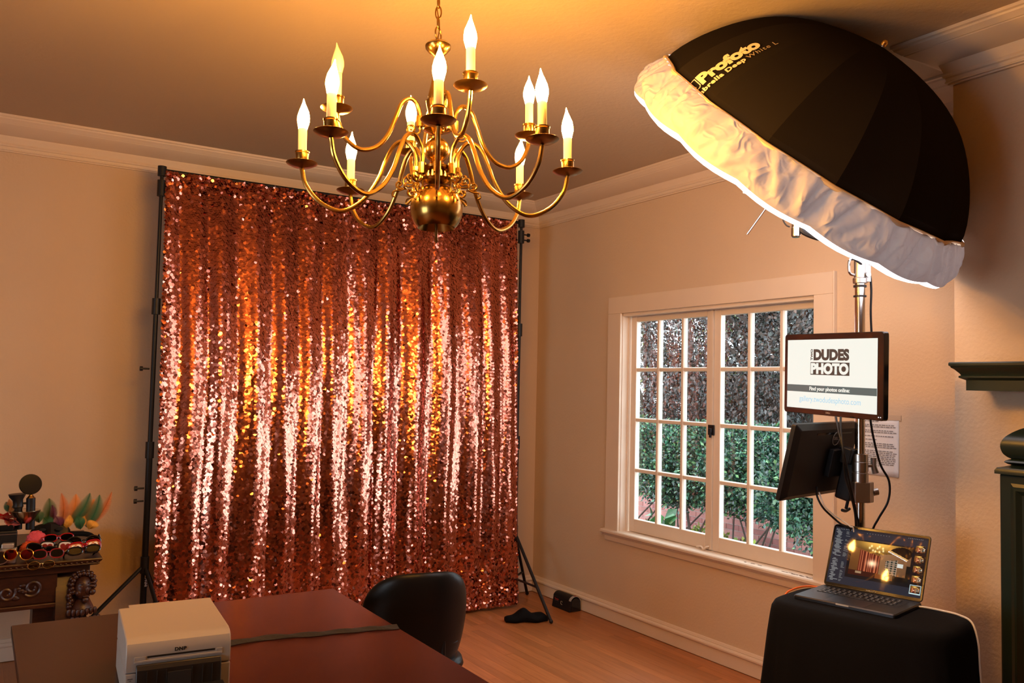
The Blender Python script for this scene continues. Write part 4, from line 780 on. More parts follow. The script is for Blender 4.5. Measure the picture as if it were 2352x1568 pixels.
# fabric strap lying across the table
rows = []
P = spline([(-3.02, -2.705, 0), (-2.85, -2.69, 0), (-2.70, -2.722, 0), (-2.55, -2.745, 0), (-2.425, -2.775, 0)], 10)
for i, p in enumerate(P):
    wv = 0.026*(1+0.15*math.sin(i*0.7)); rows.append([Vector((p.x, p.y+wv*(q-0.5)*2*0.8, 0.742+0.006*math.sin(PI*q)+0.003*math.sin(i*0.9+q*5)*math.sin(PI*q))) for q in np.linspace(0, 1, 9)]+[Vector((p.x, p.y+wv*0.8, 0.7405)), Vector((p.x, p.y-wv*0.8, 0.7405))])
m = MB().loft(rows); o = m.build('fabric_strap', DKCLOTH, None, ang=60); tag(o, 'flat dark grey fabric strap lying across the mahogany table', 'strap')
# chair
cr = thing('chair', 'black vinyl chair with rounded back beside the mahogany table', 'chair', (-2.125, -2.255, 0), (0, 0, math.radians(-8)))
def back_shell():
    mb = MB(); NA, NRr = 56, 12
    def surf(a, r, side):
        c, s = math.cos(a), math.sin(a); e = 2.0/3.0
        X = math.copysign(abs(c)**e, c)*r; Y = math.copysign(abs(s)**e, s)*r
        wdt = 0.218*(1.0-0.14*max(0, -Y)); x = X*wdt; z = 0.612+Y*0.215; bend = 0.085*(x/0.2)**2-0.03*(Y)
        t = 0.030*math.sqrt(max(0, 1-r**6))
        return Vector((x, -0.155+bend+(-t if side < 0 else t*0.7), z))
    rings = [[surf(2*PI*k/NA, r, -1) for k in range(NA)] for r in [0.02]+list(np.sin(np.linspace(0.1, PI/2, NRr)))]
    rings += [[surf(2*PI*k/NA, r, 1) for k in range(NA)] for r in list(np.sin(np.linspace(0.1, PI/2, NRr)))[::-1][1:]+[0.02]]
    return mb.loft(rings)
back_shell().build('backrest', VINYL, cr, ang=60)
MB().tube([(0.218*math.cos(a)*(1-0.10*(a < 0)), -0.155+0.085*(1.09*math.cos(a))**2-0.03*math.sin(a)-0.018, 0.645+0.182*math.sin(a)) for a in []] or [(x_, -0.155+0.085*(x_/0.2)**2+0.0114-0.0285+0.004*abs(x_)/0.16, 0.53) for x_ in np.linspace(-0.165, 0.165, 11)], 0.003, 6).build('back_seam', VINYL, cr)
rings = []
for z, f_ in ((0.405, 0.86), (0.410, 0.96), (0.430, 1.0), (0.452, 0.97), (0.462, 0.88), (0.466, 0.6)):
    rings.append([Vector((serp(2*PI*k/40, 0.225*f_, 0.215*f_, 3.2)[0], 0.06+serp(2*PI*k/40, 0.225*f_, 0.215*f_, 3.2)[1], z)) for k in range(40)])
MB().loft(rings).build('seat', VINYL, cr, ang=60)
for sx in (-1, 1):
    MB().tube(spline([(sx*0.10, -0.10, 0.41), (sx*0.09, -0.15, 0.43), (sx*0.09, -0.15, 0.55)], 6), 0.010, 8).build('back_upright', BLACK, cr)
    for sy in (-1, 1):
        lg = MB().tube([(sx*0.165, 0.06+sy*0.15, 0.41), (sx*0.20, 0.06+sy*0.20, 0.008)], [0.0125, 0.011], 10).build('leg', BLACK, cr); MB().sphere((sx*0.20, 0.06+sy*0.20, 0.010), 0.0125, 10, 6).build('leg_cap', BLACKP, lg)
# ================================================================== FLOOR ITEMS
tr = thing('rat_trap', 'black tunnel-shaped electronic rat trap against the right baseboard', 'trap', (-0.075, -0.545, 0))
arch = [(-0.052, 0.0)]+[(-0.046+0.006, 0.07)]+[(-0.0*0+0.042*math.cos(a), 0.068+0.036*math.sin(a)) for a in np.linspace(PI*0.95, PI*0.05, 9)]+[(0.046, 0.0)]
def arch_loft(y0, y1, t=0.0): return [[Vector((x*(1-t), y, z*(1-t))) for x, z in arch] for y in (y0, y1)]
m = MB().loft([[Vector((x, y, z)) for x, z in arch] for y in (-0.10, 0.11)]); bevel(m.build('housing', BLACKP, tr, ang=30), 0.003)
MB().loft([[Vector((x*0.80, y, 0.006+z*0.84)) for x, z in arch] for y in (-0.1015, -0.099)]).build('tunnel_mouth', BLACKG, tr)
MB().loft([[Vector((x*1.015, y, z*1.012)) for x, z in arch[2:-1]] for y in (-0.10, -0.078)]).build('end_band', mat('band_grey', (0.35, 0.33, 0.32), 0.4), tr)
MB().cbox((0.004, -0.089, 0.1055), (0.018, 0.012, 0.002)).build('switch', RED, tr, smooth=False)
XF = Matrix(((0, -0.14, -1, -0.0475), (-1, 0, 0, 0.08), (0, 1, -0.14, 0.045), (0, 0, 0, 1)))
place_text(text_fit('Victor', 0.0, 0.050, 0.010, 0.024, 0.03), 'lettering', mat('red_print', (0.5, 0.02, 0.02), 0.5), tr, XF)
place_text(text_fit('ELECTRONIC', 0.0, 0.046, 0.002, 0.006, 0.0), 'lettering', mat('grey_print', (0.35, 0.33, 0.32), 0.4), tr, XF)
place_text(text_fit('RAT TRAP', 0.0, 0.05, -0.016, -0.009, 0.0), 'lettering', mat('dim_print', (0.10, 0.09, 0.09), 0.5), tr, XF)
m = MB().tube([XF @ Vector((0.082+0.012*math.cos(a), 0.0+0.012*math.sin(a), 0.0004)) for a in np.linspace(0.6, 5.2, 20)], 0.0012, 6); m.build('badge', mat('cream_print2', (0.6, 0.52, 0.36), 0.6), tr)
# sandbag draped round the right tripod foot
sbm = MB(); rings = []
for q in np.linspace(0, 1, 22):
    p = Vector((-0.635, -0.625, 0)).lerp(Vector((-0.375, -0.735, 0)), q); wd = 0.010+0.062*math.sin(PI*min(1, q*0.86+0.08))**0.8*(1+0.25*math.sin(q*11)); ht = 0.010+0.058*math.sin(PI*min(1, q*0.80+0.10))*(1+0.30*math.cos(q*13+0.8))
    rings.append([p+Vector((-0.28*wd*math.cos(a), -wd*math.cos(a)*0.9, max(0.002, ht*0.5+ht*0.55*math.sin(a)))) for a in np.linspace(0, 2*PI, 14, endpoint=False)])
sb = sbm.loft(rings).build('sandbag', BLACKF, None, ang=70); tag(sb, 'slumped black sandbag on the floor at the right stand foot', 'sandbag')
# ================================================================== CARVED CONSOLE
cs = thing('console_table', 'carved dark wood console table piled with party props at left', 'console', (-3.9, -0.80, 0))
CTZ = 0.698; XR = -3.101+3.9; YF = -0.95+0.80
def top_path(p): return [(-1.0, YF-p+0.022), (XR+p-0.022, YF-p+0.022), (XR+p-0.022, 0.21)]
m = sweep([(-0.4, CTZ), (0.020, CTZ), (0.022, CTZ-0.004), (0.020, CTZ-0.012), (0.012, CTZ-0.020), (0.014, CTZ-0.026), (0.008, CTZ-0.032), (-0.010, CTZ-0.034), (-0.4, CTZ-0.034)], top_path)
# top slab proper
m2 = MB().box((-1.0, YF+0.03, CTZ-0.034), (XR-0.03, 0.21, CTZ)); m2.add(m.v, m.f)
m2 = MB(); pr_ = [(0.0, CTZ), (0.022, CTZ), (0.024, CTZ-0.005), (0.021, CTZ-0.012), (0.012, CTZ-0.020), (0.014, CTZ-0.027), (0.004, CTZ-0.034)]
rings = [[Vector((-1.0, YF+0.022-p, z)), Vector((XR-0.022+p, YF+0.022-p, z)), Vector((XR-0.022+p, 0.68, z)), Vector((-1.0, 0.68, z))] for p, z in pr_]  # unseen rear part of the slab added to shade the wall below
m2.loft(rings[::-1]); m2.build('tabletop', CARVED, cs, ang=25)
eg = MB()
for k in range(46): eg.sphere((XR-0.02-0.022*k, YF+0.004, CTZ-0.0165), 0.0045, 6, 5, (1.3, 0.6, 0.8))
eg.build('egg_and_dart_edge', CARVED, cs)
m = MB().box((-1.0, YF+0.045, CTZ-0.066), (XR-0.045, 0.66, CTZ-0.034)); bevel(m.build('under_moulding', CARVED, cs, smooth=False), 0.006)
m = MB().box((-1.0, YF+0.06, 0.500), (0.62, YF+0.09, CTZ-0.066)).box((-1.0, YF+0.045, 0.480), (0.62, YF+0.10, 0.500)); bevel(m.build('apron', CARVED, cs, smooth=False), 0.004)
def spir(cx_, cz_, r0, turns, a0, sg): return [Vector((cx_+r0*(1-q*0.8)*math.cos(a0+sg*q*turns*2*PI), YF+0.058-0.004*q, cz_+r0*(1-q*0.8)*math.sin(a0+sg*q*turns*2*PI))) for q in np.linspace(0, 1, 26)]
for k in range(5):
    rl = MB(); xk = 0.52-0.21*k; rl.tube(spir(xk, 0.575, 0.040, 1.5, -2.4, 1), 0.007, 6).tube(spir(xk-0.10, 0.560, 0.036, 1.4, 0.6, -1), 0.007, 6)
    for q in range(6): rl.sphere((xk-0.05+0.02*math.cos(q), YF+0.056, 0.560+0.03*math.sin(q*1.3)), 0.011, 8, 6, (1.3, 0.5, 0.8))
    rl.build('scroll_carving', CARVED, cs)
# caryatid bracket leg : scaled scroll with a bust
lx = 0.715
m = yz_prism(MB(), [(YF+0.10, CTZ-0.066), (0.16, CTZ-0.066), (0.16, 0.52), (0.10, 0.42), (0.02, 0.36), (-0.05, 0.30), (-0.08, 0.20), (-0.06, 0.08), (-0.10, 0.02), (-0.10, 0.0), (0.05, 0.0), (0.06, 0.06), (0.02, 0.16), (0.03, 0.24), (0.10, 0.32), (0.0, 0.30), (YF+0.02, 0.42), (YF+0.06, 0.52)][:8]+[(-0.10, 0.02), (-0.10, 0.0), (0.14, 0.0), (0.14, 0.05), (0.17, 0.30), (0.17, 0.52)][:0]+[(-0.10, 0.02), (-0.10, 0.0), (YF, 0.0), (YF, 0.03), (YF+0.03, 0.10), (YF, 0.22), (YF+0.0, 0.36), (YF+0.03, 0.46), (YF+0.05, 0.55)], lx-0.10, lx+0.03)
m.box((0.53, YF+0.14, 0.10), (lx-0.05, 0.16, CTZ-0.066)); m.build('bracket_leg', CARVED, cs, ang=30)
fa = MB(); hx, hy, hz_ = lx+0.012, YF+0.035, 0.560
fa.sphere((hx, hy, hz_), 0.047, 20, 16, (0.86, 0.95, 1.22)); fa.sphere((hx+0.012, hy-0.036, hz_-0.004), 0.011, 10, 8, (0.8, 1.2, 1.7)); fa.sphere((hx+0.010, hy-0.036, hz_-0.034), 0.011, 10, 8, (1.5, 0.8, 0.5)); fa.sphere((hx+0.008, hy-0.030, hz_-0.052), 0.015, 10, 8)
for sx in (-1, 1): fa.sphere((hx+0.010+sx*0.019, hy-0.036, hz_+0.012), 0.0095, 10, 8, (1.3, 0.7, 0.7)); fa.sphere((hx+0.010+sx*0.020, hy-0.034, hz_+0.026), 0.010, 8, 6, (1.6, 0.8, 0.5)); fa.sphere((hx+0.008+sx*0.028, hy-0.026, hz_-0.018), 0.016, 10, 8)
for k in range(24):
    a = -0.25+(PI+0.9)*(k%12)/11; rr = (0.046, 0.052)[k//12]; fa.sphere((hx-0.002+rr*math.cos(a), hy-0.014+0.026*(k//12), hz_+0.016+rr*1.12*math.sin(a)), 0.0115, 8, 6)
for k in range(7): fa.sphere((hx-0.052+0.006*math.sin(k*2), hy-0.004, hz_-0.004-0.013*k), 0.014, 8, 6)
fa.tube([(hx, hy+0.005, hz_-0.05), (hx, hy+0.01, hz_-0.095)], [0.028, 0.05], 14)
fo = fa.build('carved_bust', CARVED, cs, ang=70)
sc_ = MB()
for r_ in range(11):
    for c_ in range(7):
        q = r_/10; z = 0.455-0.34*q; y = YF-0.012-0.045*math.sin(PI*(0.15+q*0.8))+0.02; x_ = lx-0.045+0.018*c_+(0.009 if r_ % 2 else 0)+0.025*math.sin(q*2.5)
        sc_.sphere((x_, y+0.022*abs(c_-3)/3, z), 0.0135, 7, 5, (0.8, 0.7, 1.25))
sc_.build('scale_carving', CARVED, cs)
vol = MB().tube([(lx-0.07+0.055*(1-q*0.85)*math.cos(-0.4+q*2*PI*1.6), YF-0.02, 0.24+0.055*(1-q*0.85)*math.sin(-0.4+q*2*PI*1.6)) for q in np.linspace(0, 1, 36)], 0.012, 8); vol.build('volute', CARVED, cs)
MB().box((-0.90, YF+0.02, 0.0), (-0.80, 0.16, CTZ-0.066)).build('bracket_leg', CARVED, cs, smooth=False)
# ---- props on the console
def CP(px, py, dy=0.0): 
    d = at(px, py, 1.0)-Vector(CAM.tolist()); t = (-0.95+dy-CAM[1])/d.y; return Vector(CAM.tolist())+d*t       # on the plane y = -0.95 + dy
def CT(px, dy, h=0.0): p = CP(px, 1290, dy); p.z = CTZ+h; return p
def heart(r, n=26): 
    out = []
    for k in range(n): t = 2*PI*k/n; out.append((r*1.05*math.sin(t)**3, r*(0.82*math.cos(t)-0.32*math.cos(2*t)-0.13*math.cos(3*t)-0.06*math.cos(4*t))))
    return out
def oval(a, b, n=26, e=2.0): return [(math.copysign(abs(math.cos(2*PI*k/n))**(2/e), math.cos(2*PI*k/n))*a, math.copysign(abs(math.sin(2*PI*k/n))**(2/e), math.sin(2*PI*k/n))*b) for k in range(n)]
def glasses(label, loc, rot, fm, lm, shape='oval', a=0.026, b=0.021, wire=0.0035, plate=None, hearts=None, heart_fill=None, fold_=True, e=2.4):
    g = thing('sunglasses', label, 'glasses', loc, rot, 'novelty glasses on the console')
    fr = MB(); gap = a*1.22
    for sx in (-1, 1):
        P = [(x_+sx*gap, y_) for x_, y_ in oval(a, b, 26, e)]
        fr.tube([(x_, -0.06, z_) for x_, z_ in P], wire, 6, closed=True)
        fr.tube(spline([(sx*(gap+a), -0.06, b*0.4), (sx*(gap+a+0.003), -0.03, b*0.4), (sx*(gap+a), 0.02, b*0.35), (sx*(gap+a-0.01), 0.055, b*0.0)], 5), wire*0.9, 6)
    fr.tube(spline([(-gap+a*0.9, -0.06, b*0.25), (0, -0.063, b*0.45), (gap-a*0.9, -0.06, b*0.25)], 4), wire, 6)
    fr.build('frame', fm, g)
    for sx in (-1, 1):
        P = oval(a, b, 26, e); Mx = Matrix.Translation((sx*gap, -0.06, 0)) @ Matrix.Rotation(PI/2, 4, 'X')
        lo_ = MB().prism(P, -0.001, 0.001, Mx).build('lens', plate or lm, g, smooth=False)
        if hearts: MB().prism(heart(b*0.80), -0.0004, 0.0006, Matrix.Translation((sx*gap, -0.0618, 0)) @ Matrix.Rotation(PI/2, 4, 'X')).build('heart', hearts, lo_, smooth=False)
        if heart_fill: MB().prism(heart(b*0.52), -0.0004, 0.0006, Matrix.Translation((sx*gap, -0.0628, 0)) @ Matrix.Rotation(PI/2, 4, 'X')).build('heart', heart_fill, lo_, smooth=False)
    return g
DRED = mat('dark_red', (0.22, 0.01, 0.012), 0.35)
glasses('black glasses with white lenses bearing red hearts, middle of the pile', CT(128, 0.07, 0.055), (-0.15, 0.05, -0.1), BLACKG, None, plate=WHITEP, hearts=DRED, a=0.030, b=0.025, e=3)
glasses('red glasses with white-edged heart lenses, front right of the pile', CT(187, 0.05, 0.038), (-0.35, -0.08, 0.12), RED, None, plate=RED, hearts=WHITEP, heart_fill=DRED, a=0.030, b=0.024, e=3, wire=0.005)
glasses('black sunglasses lying flat at the front right edge', CT(185, 0.03, 0.018), (-0.5, -0.05, 0.15), BLACKG, LENSD, a=0.031, b=0.018, wire=0.004)
glasses('round brown-lens sunglasses behind the red heart glasses', CT(185, 0.11, 0.060), (-0.1, 0.0, 0.05), BLACKG, LENSB, a=0.033, b=0.032, wire=0.003, e=2)
glasses('round gold-rimmed glasses with one orange lens at front', CT(52, 0.035, 0.030), (-0.3, 0.0, -0.35), GOLD, LENSO, a=0.027, b=0.024, wire=0.002, e=2)
glasses('dark red-framed sunglasses at the centre front edge', CT(108, 0.03, 0.022), (-0.35, 0.0, 0.0), DRED, LENSD, a=0.028, b=0.020, wire=0.003)
glasses('red cat-eye glasses above the heart glasses', CT(126, 0.12, 0.085), (-0.2, 0.0, 0.1), RED, LENSB, a=0.028, b=0.017, wire=0.003)
glasses('thin gold glasses hanging over the console front edge', CP(91, 1287, -0.035)+Vector((0, 0.03, 0.0)), (0.25, 0, 0.1), GOLD, glass_mat('clear_lens', (0.7, 0.65, 0.55), 1.0), a=0.024, b=0.019, wire=0.0012, e=2)
glasses('black sunglasses between the orange pompom and heart glasses', CT(100, 0.055, 0.045), (-0.25, 0.25, -0.2), BLACKG, LENSD, a=0.030, b=0.019, wire=0.004)
# winged white swirl tip at the right end
wg = thing('party_glasses', 'black winged party glasses with white swirl at right end', 'glasses', CT(222, 0.10, 0.045), (0, 0, 0.3)); m = MB().prism([(-0.06, -0.035), (0.0, -0.04), (0.012, -0.02), (0.012, 0.035), (0.006, 0.052), (-0.01, 0.030), (-0.06, 0.03)], -0.003, 0.003, Matrix.Rotation(PI/2, 4, 'X')); bevel(m.build('frame', BLACKG, wg, smooth=False), 0.002)
m = MB()
for r_ in (0.006, 0.011, 0.016): m.tube([(-0.018+r_*math.cos(a), -0.004, -0.012+r_*math.sin(a)) for a in np.linspace(-1.5, 1.6, 12)], 0.0012, 5)
m.build('swirl', WHITEP, wg)
# shiny black mask
mk = thing('eye_mask', 'glossy black eye mask behind the heart glasses', 'mask', CT(112, 0.20, 0.0)+Vector((0, 0, 0.105)), (-0.5, 0, 0)); rows = []
for i in range(15):
    q = i/14*2-1; hh = 0.036*(1-q**4)**0.5+0.002; rows.append([Vector((q*0.085, -0.025*(1-q*q)+0.012*abs(math.sin(PI*q*1.0)), hh*s-0.012*(1-abs(q))*(s < 0))) for s in np.linspace(-1, 1, 7)])
mko = MB().grid(rows).build('mask_shell', BLACKG, mk); mko.modifiers.new('t', 'SOLIDIFY').thickness = 0.003
for sx in (-1, 1): MB().sphere((sx*0.036, -0.026, 0.002), 0.012, 12, 8, (1.4, 0.25, 0.7)).build('eye_hole', mat('void', (0.002, 0.002, 0.002), 0.9), mk)
# pompoms
def fluff(name, label, c, r, m):
    mb = MB(); n, mm = 26, 18; rings = []
    for i in range(mm+1):
        t = PI*i/mm; rings.append([Vector(c)+Vector((math.sin(t)*math.cos(2*PI*k/n), math.sin(t)*math.sin(2*PI*k/n), -math.cos(t)))*r*(1+0.10*random.uniform(-1, 1)) for k in range(n)])
    return tag(mb.loft(rings).build(name, m, None, ang=180), label, 'pompom')
fluff('pompom', 'pink fluffy pompom beside the silver camera', CT(80, 0.13, 0.082), 0.042, PINK)
fluff('pompom', 'orange fluffy pompom below the pink one', CT(65, 0.085, 0.045), 0.040, ORFLUFF)
# fabric flowers
def flower(label, c, r, m):
    f = thing('fabric_flower', label, 'flower', c, (0.5, 0.2, 0))
    for k in range(9):
        a = 2*PI*k/9; rr = r*(0.6 if k % 2 else 1); rows = [[Vector((q*rr*math.cos(a)-s*0.42*rr*math.sin(a)*math.sin(PI*min(1, q+0.1)), q*rr*math.sin(a)+s*0.42*rr*math.cos(a)*math.sin(PI*min(1, q+0.1)), 0.35*rr*q*q+0.004*k)) for s in (-1, -0.5, 0, 0.5, 1)] for q in (0.05, 0.35, 0.65, 0.95)]
        p = MB().grid(rows).build('petal', m, f); p.modifiers.new('t', 'SOLIDIFY').thickness = 0.002
flower('red fabric flower at the far left of the console pile', CT(4, 0.22, 0.165), 0.045, RED)
flower('dusty pink fabric flower below the red flower', CT(22, 0.18, 0.135), 0.040, mat('dusty_pink', (0.5, 0.12, 0.12), 0.8))
# vintage camera with flash gun
vc = thing('film_camera', 'small silver film camera with black lens at the pile left', 'camera', CT(14, 0.06, 0.0), (0, 0, -0.15))
bevel(MB().box((-0.060, -0.022, 0.0), (0.040, 0.022, 0.066)).box((-0.02, -0.018, 0.066), (0.028, 0.018, 0.088)).build('camera_body', mat('camera_silver', (0.55, 0.53, 0.50), 0.35, metal=0.7), vc, smooth=False), 0.004)
MB().tube([(-0.014, -0.022, 0.034), (-0.014, -0.052, 0.034)], [0.034, 0.031], 26).build('lens_barrel', STEEL, vc); MB().tube([(-0.014, -0.0525, 0.034), (-0.014, -0.054, 0.034)], [0.026, 0.026], 24).build('lens', BLACKG, vc)
MB().box((0.008, -0.0235, 0.048), (0.030, -0.021, 0.060)).build('viewfinder', BLACKG, vc, smooth=False)
MB().cyl((-0.045, 0, 0.066), (-0.045, 0, 0.074), 0.008).build('shutter_button', STEEL, vc)
bk_ = thing('camera_bag', 'black box-shaped case standing behind the silver film camera', 'case', CT(10, 0.14, 0.0))
bevel(MB().box((-0.07, -0.03, 0.0), (0.045, 0.03, 0.135)).build('case_body', BLACKP, bk_, smooth=False), 0.006); bevel(MB().box((-0.06, -0.025, 0.135), (0.028, 0.025, 0.155)).build('case_lid', BLACKF, bk_, smooth=False), 0.004); MB().box((-0.071, -0.031, 0.118), (0.046, 0.031, 0.121)).build('rim', STEEL, bk_, smooth=False)
DY = 0.18
fg = thing('flash_gun', 'old black flash gun with silver dish and round reflector on top', 'flash', CT(66, DY, 0.0)); Bg = basis(fg)
def G(px, py): return Bg @ CP(px, py, DY)
vd = (CP(70, 1112, DY)-Vector(CAM.tolist())).normalized(); fx_ = Vector((1, 0, 0))
dm_ = MB(); c = G(70, 1112); nrm_ = (-vd+Vector((0.15, 0, 0.1))).normalized(); dm_.tube([c-nrm_*0.022, c-nrm_*0.012, c+nrm_*0.002, c+nrm_*0.006], [0.012, 0.040, 0.0485, 0.046], 30); dm_.build('reflector_head', BLACKG, fg)
MB().tube([G(70, 1131), G(71, 1136), G(71, 1139), G(71, 1143)], [0.007, 0.008, 0.012, 0.019], 16).build('neck', GOLD, fg)
MB().tube([G(71, 1143), G(70.5, 1175), G(69, 1215)], 0.0195, 18).build('grip_tube', BLACKP, fg)
MB().tube([G(40, 1134), G(40, 1139), G(41, 1148), G(41.5, 1158), G(41, 1163), G(42, 1168), G(42, 1215)], [0.0375, 0.034, 0.022, 0.021, 0.024, 0.017, 0.016], 22).build('horn', BLACKP, fg)
MB().cyl(G(48, 1156), G(64, 1155), 0.005).build('cross_bar', BLACKP, fg)
MB().tube([G(56, 1198)+Vector((0, -0.03, 0)), G(56, 1192)+Vector((0, -0.03, 0)), G(56.5, 1182)+Vector((0, -0.03, 0)), G(57, 1170)+Vector((0, -0.03, 0)), G(57, 1169)+Vector((0, -0.03, 0)), G(56.5, 1180)+Vector((0, -0.03, 0))], [0.026, 0.038, 0.052, 0.066, 0.063, 0.040], 30).build('silver_dish', mat('dish_silver', (0.6, 0.55, 0.48), 0.2, metal=1.0), fg)
# feather mask behind
fm_ = thing('feather_headdress', 'headdress of green, purple and orange feathers standing behind the pile', 'headdress', CT(165, 0.24, 0.0)); Bh = basis(fm_)
FC = {'g': (0.02, 0.10, 0.035), 'G': (0.05, 0.12, 0.05), 'o': (0.62, 0.20, 0.03), 'O': (0.50, 0.13, 0.02), 'p': (0.10, 0.012, 0.05), 'y': (0.65, 0.30, 0.03)}
def feather(px0, py0, px1, py1, wpx, colk, dy):
    a, b = Bh @ CP(px0, py0, 0.24+dy), Bh @ CP(px1, py1, 0.24+dy); d = b-a; L_ = d.length; t = d.normalized(); s = Vector((t.z, 0, -t.x)).normalized(); wd = wpx*0.0036
    N = 46; vs = []; fs = []
    for i in range(N+1):
        q = i/N; c = a+d*q+s*(0.06*L_*math.sin(PI*q))+Vector((0, -0.02*math.sin(PI*q), 0)); wv = wd*(math.sin(PI*min(1, 0.08+q*0.92))**0.7)*(1-0.35*q)
        vs += [c-Vector((0, 0.0015, 0)), c+s*wv+t*wv*0.55+Vector((0, 0.004, 0)), c-s*wv+t*wv*0.55+Vector((0, 0.004, 0)), c+s*wv*0.72+t*wv*0.36+Vector((0, 0.002, 0)), c-s*wv*0.72+t*wv*0.36+Vector((0, 0.002, 0))]
        if i < N:
            o = 5*i; fs += [(o, o+5, o+3), (o+3, o+5+0, o+1), (o, o+4, o+5), (o+4, o+2, o+5)]
    mb = MB().add(vs, fs); mb.tube([a+d*q+s*(0.06*L_*math.sin(PI*q))+Vector((0, -0.002-0.02*math.sin(PI*q), 0)) for q in np.linspace(0, 1, 9)], [0.0016]*8+[0.0004], 5)
    mb.build('feather', mat('feather_'+colk, FC[colk], 0.8, noise=0.35, nscale=60), fm_, smooth=False)
for args in ((106, 1200, 113, 1144, 11, 'G', 0.02), (90, 1200, 84, 1172, 9, 'G', 0.0), (121, 1195, 120, 1159, 6, 'p', 0.0), (143, 1200, 141, 1132, 8, 'O', 0.01), (155, 1205, 175, 1134, 12, 'o', 0.02), (165, 1200, 207, 1132, 11, 'g', -0.02), (172, 1205, 217, 1146, 14, 'o', 0.02),
             (198, 1210, 229, 1136, 11, 'g', -0.03), (205, 1208, 257, 1129, 8, 'O', 0.0), (150, 1215, 160, 1182, 7, 'y', -0.03), (175, 1212, 195, 1185, 7, 'y', -0.03), (24, 1180, 21, 1146, 7, 'o', 0.02), (18, 1175, 14, 1152, 6, 'G', 0.02), (203, 1215, 215, 1195, 10, 'y', -0.04), (140, 1215, 128, 1185, 9, 'p', -0.02), (185, 1215, 178, 1185, 9, 'g', -0.04), (120, 1212, 100, 1188, 9, 'g', -0.02)):
    feather(*args)
MB().tube(spline([Bh @ CT(20, 0.24, 0.01), Bh @ CT(110, 0.22, 0.09), Bh @ CT(160, 0.22, 0.085), Bh @ CT(205, 0.23, 0.07), Bh @ CT(222, 0.24, 0.008)], 6), 0.012, 8).build('band', BLACKF, fm_)
# ================================================================== GARDEN OUTSIDE
GZ = -0.75
gr = MB().box((0.16, -5, GZ-0.1), (16, 16, GZ)).build('garden_ground', mat('garden_soil', (0.05, 0.035, 0.02), 0.95, noise=0.4, nscale=3, bump=0.6, bscale=8), None, smooth=False); tag(gr, kind='structure')
gw = thing('garden_wall', 'low red brick garden wall behind the shrubs outside the window', 'wall', (4.6, 2.3, GZ))
MB().box((0.004, -2.4, 0.0), (0.16, 2.4, 0.90)).build('mortar', mat('mortar', (0.42, 0.36, 0.33), 0.95), gw, smooth=False)
bm_ = [MB().box((-0.006, -0.103, 0.0), (0.02, 0.103, 0.066)).mesh('brick', mat('brick_%d' % k, c, 0.9, noise=0.25, nscale=25), False) for k, c in enumerate([(0.33, 0.13, 0.11), (0.40, 0.17, 0.15), (0.28, 0.10, 0.09)])]
for r_ in range(12):
    for c_ in range(22): link('brick', random.choice(bm_), gw, (random.uniform(-0.003, 0.003), -2.3+0.214*c_+(0.107 if r_ % 2 else 0), 0.004+0.0745*r_))
LEAF = attr_mat('leaf', 0.22, spec=0.6, trans=0.25)
def foliage(blobs, n, size, cols, dens_in=0.75, droop=0.0):
    c = np.zeros((n, 3)); W_ = np.array([b[3]*b[4]*b[5] for b in blobs]); W_ /= W_.sum(); idx = rng.choice(len(blobs), n, p=W_); Bb = np.array(blobs)[idx]
    d = rng.normal(0, 1, (n, 3)); d /= np.linalg.norm(d, axis=1)[:, None]; rad = (dens_in+(1-dens_in)*rng.random(n)); c = Bb[:, :3]+d*rad[:, None]*Bb[:, 3:6]*(0.9+0.2*rng.random(n))[:, None]
    dirv = d*0.7+rng.normal(0, 0.6, (n, 3)); dirv[:, 2] -= droop; dirv /= np.linalg.norm(dirv, axis=1)[:, None]; ref = rng.normal(0, 1, (n, 3)); sd = np.cross(dirv, ref); sd /= np.linalg.norm(sd, axis=1)[:, None]; nn = np.cross(sd, dirv)
    L_ = size*(0.6+0.8*rng.random(n))[:, None]; w_ = L_*0.32
    V = np.stack([c, c+dirv*L_*0.5+sd*w_+nn*L_*0.12, c+dirv*L_, c+dirv*L_*0.5-sd*w_+nn*L_*0.12], 1).reshape(-1, 3)
    me = bpy.data.meshes.new('foliage'); i = np.arange(n)*4; tri = np.stack([i, i+1, i+2, i, i+2, i+3], 1).reshape(-1, 3)
    me.vertices.add(n*4); me.vertices.foreach_set('co', V.ravel()); me.loops.add(n*6); me.loops.foreach_set('vertex_index', tri.ravel().astype(np.int32)); me.polygons.add(n*2); me.polygons.foreach_set('loop_start', np.arange(0, n*6, 3, dtype=np.int32)); me.update(calc_edges=True)
    ci = rng.integers(0, len(cols), n); col_ = np.array(cols)[ci]*(0.35+1.5*rng.random(n)**2)[:, None]; col_ = np.repeat(col_, 2, 0)
    a = me.attributes.new('tint', 'FLOAT_COLOR', 'FACE'); a.data.foreach_set('color', np.concatenate([col_, np.ones((2*n, 1))], 1).ravel().astype(np.float32)); me.materials.append(LEAF); me.validate(); return me
BARK = mat('bark', (0.06, 0.04, 0.03), 0.9, noise=0.3, nscale=20, bump=0.6, bscale=30)
def shrub(name, label, cat, loc, blobs, n, size, cols, stems, group=None, droop=0.0, dens=0.72):
    s = thing(name, label, cat, loc, group=group); f_ = link('foliage', foliage(blobs, n, size, cols, dens, droop), s); f_['kind'] = 'stuff'
    for st_ in stems: MB().tube(spline(st_[0], 5), [st_[1]*(1-0.6*k/(5*(len(st_[0])-1))) for k in range(5*(len(st_[0])-1)+1)], 7).build('branch', BARK, s)
    return s
GRN = [(0.035, 0.12, 0.075), (0.06, 0.16, 0.085), (0.015, 0.05, 0.035), (0.09, 0.19, 0.075), (0.012, 0.03, 0.02)]
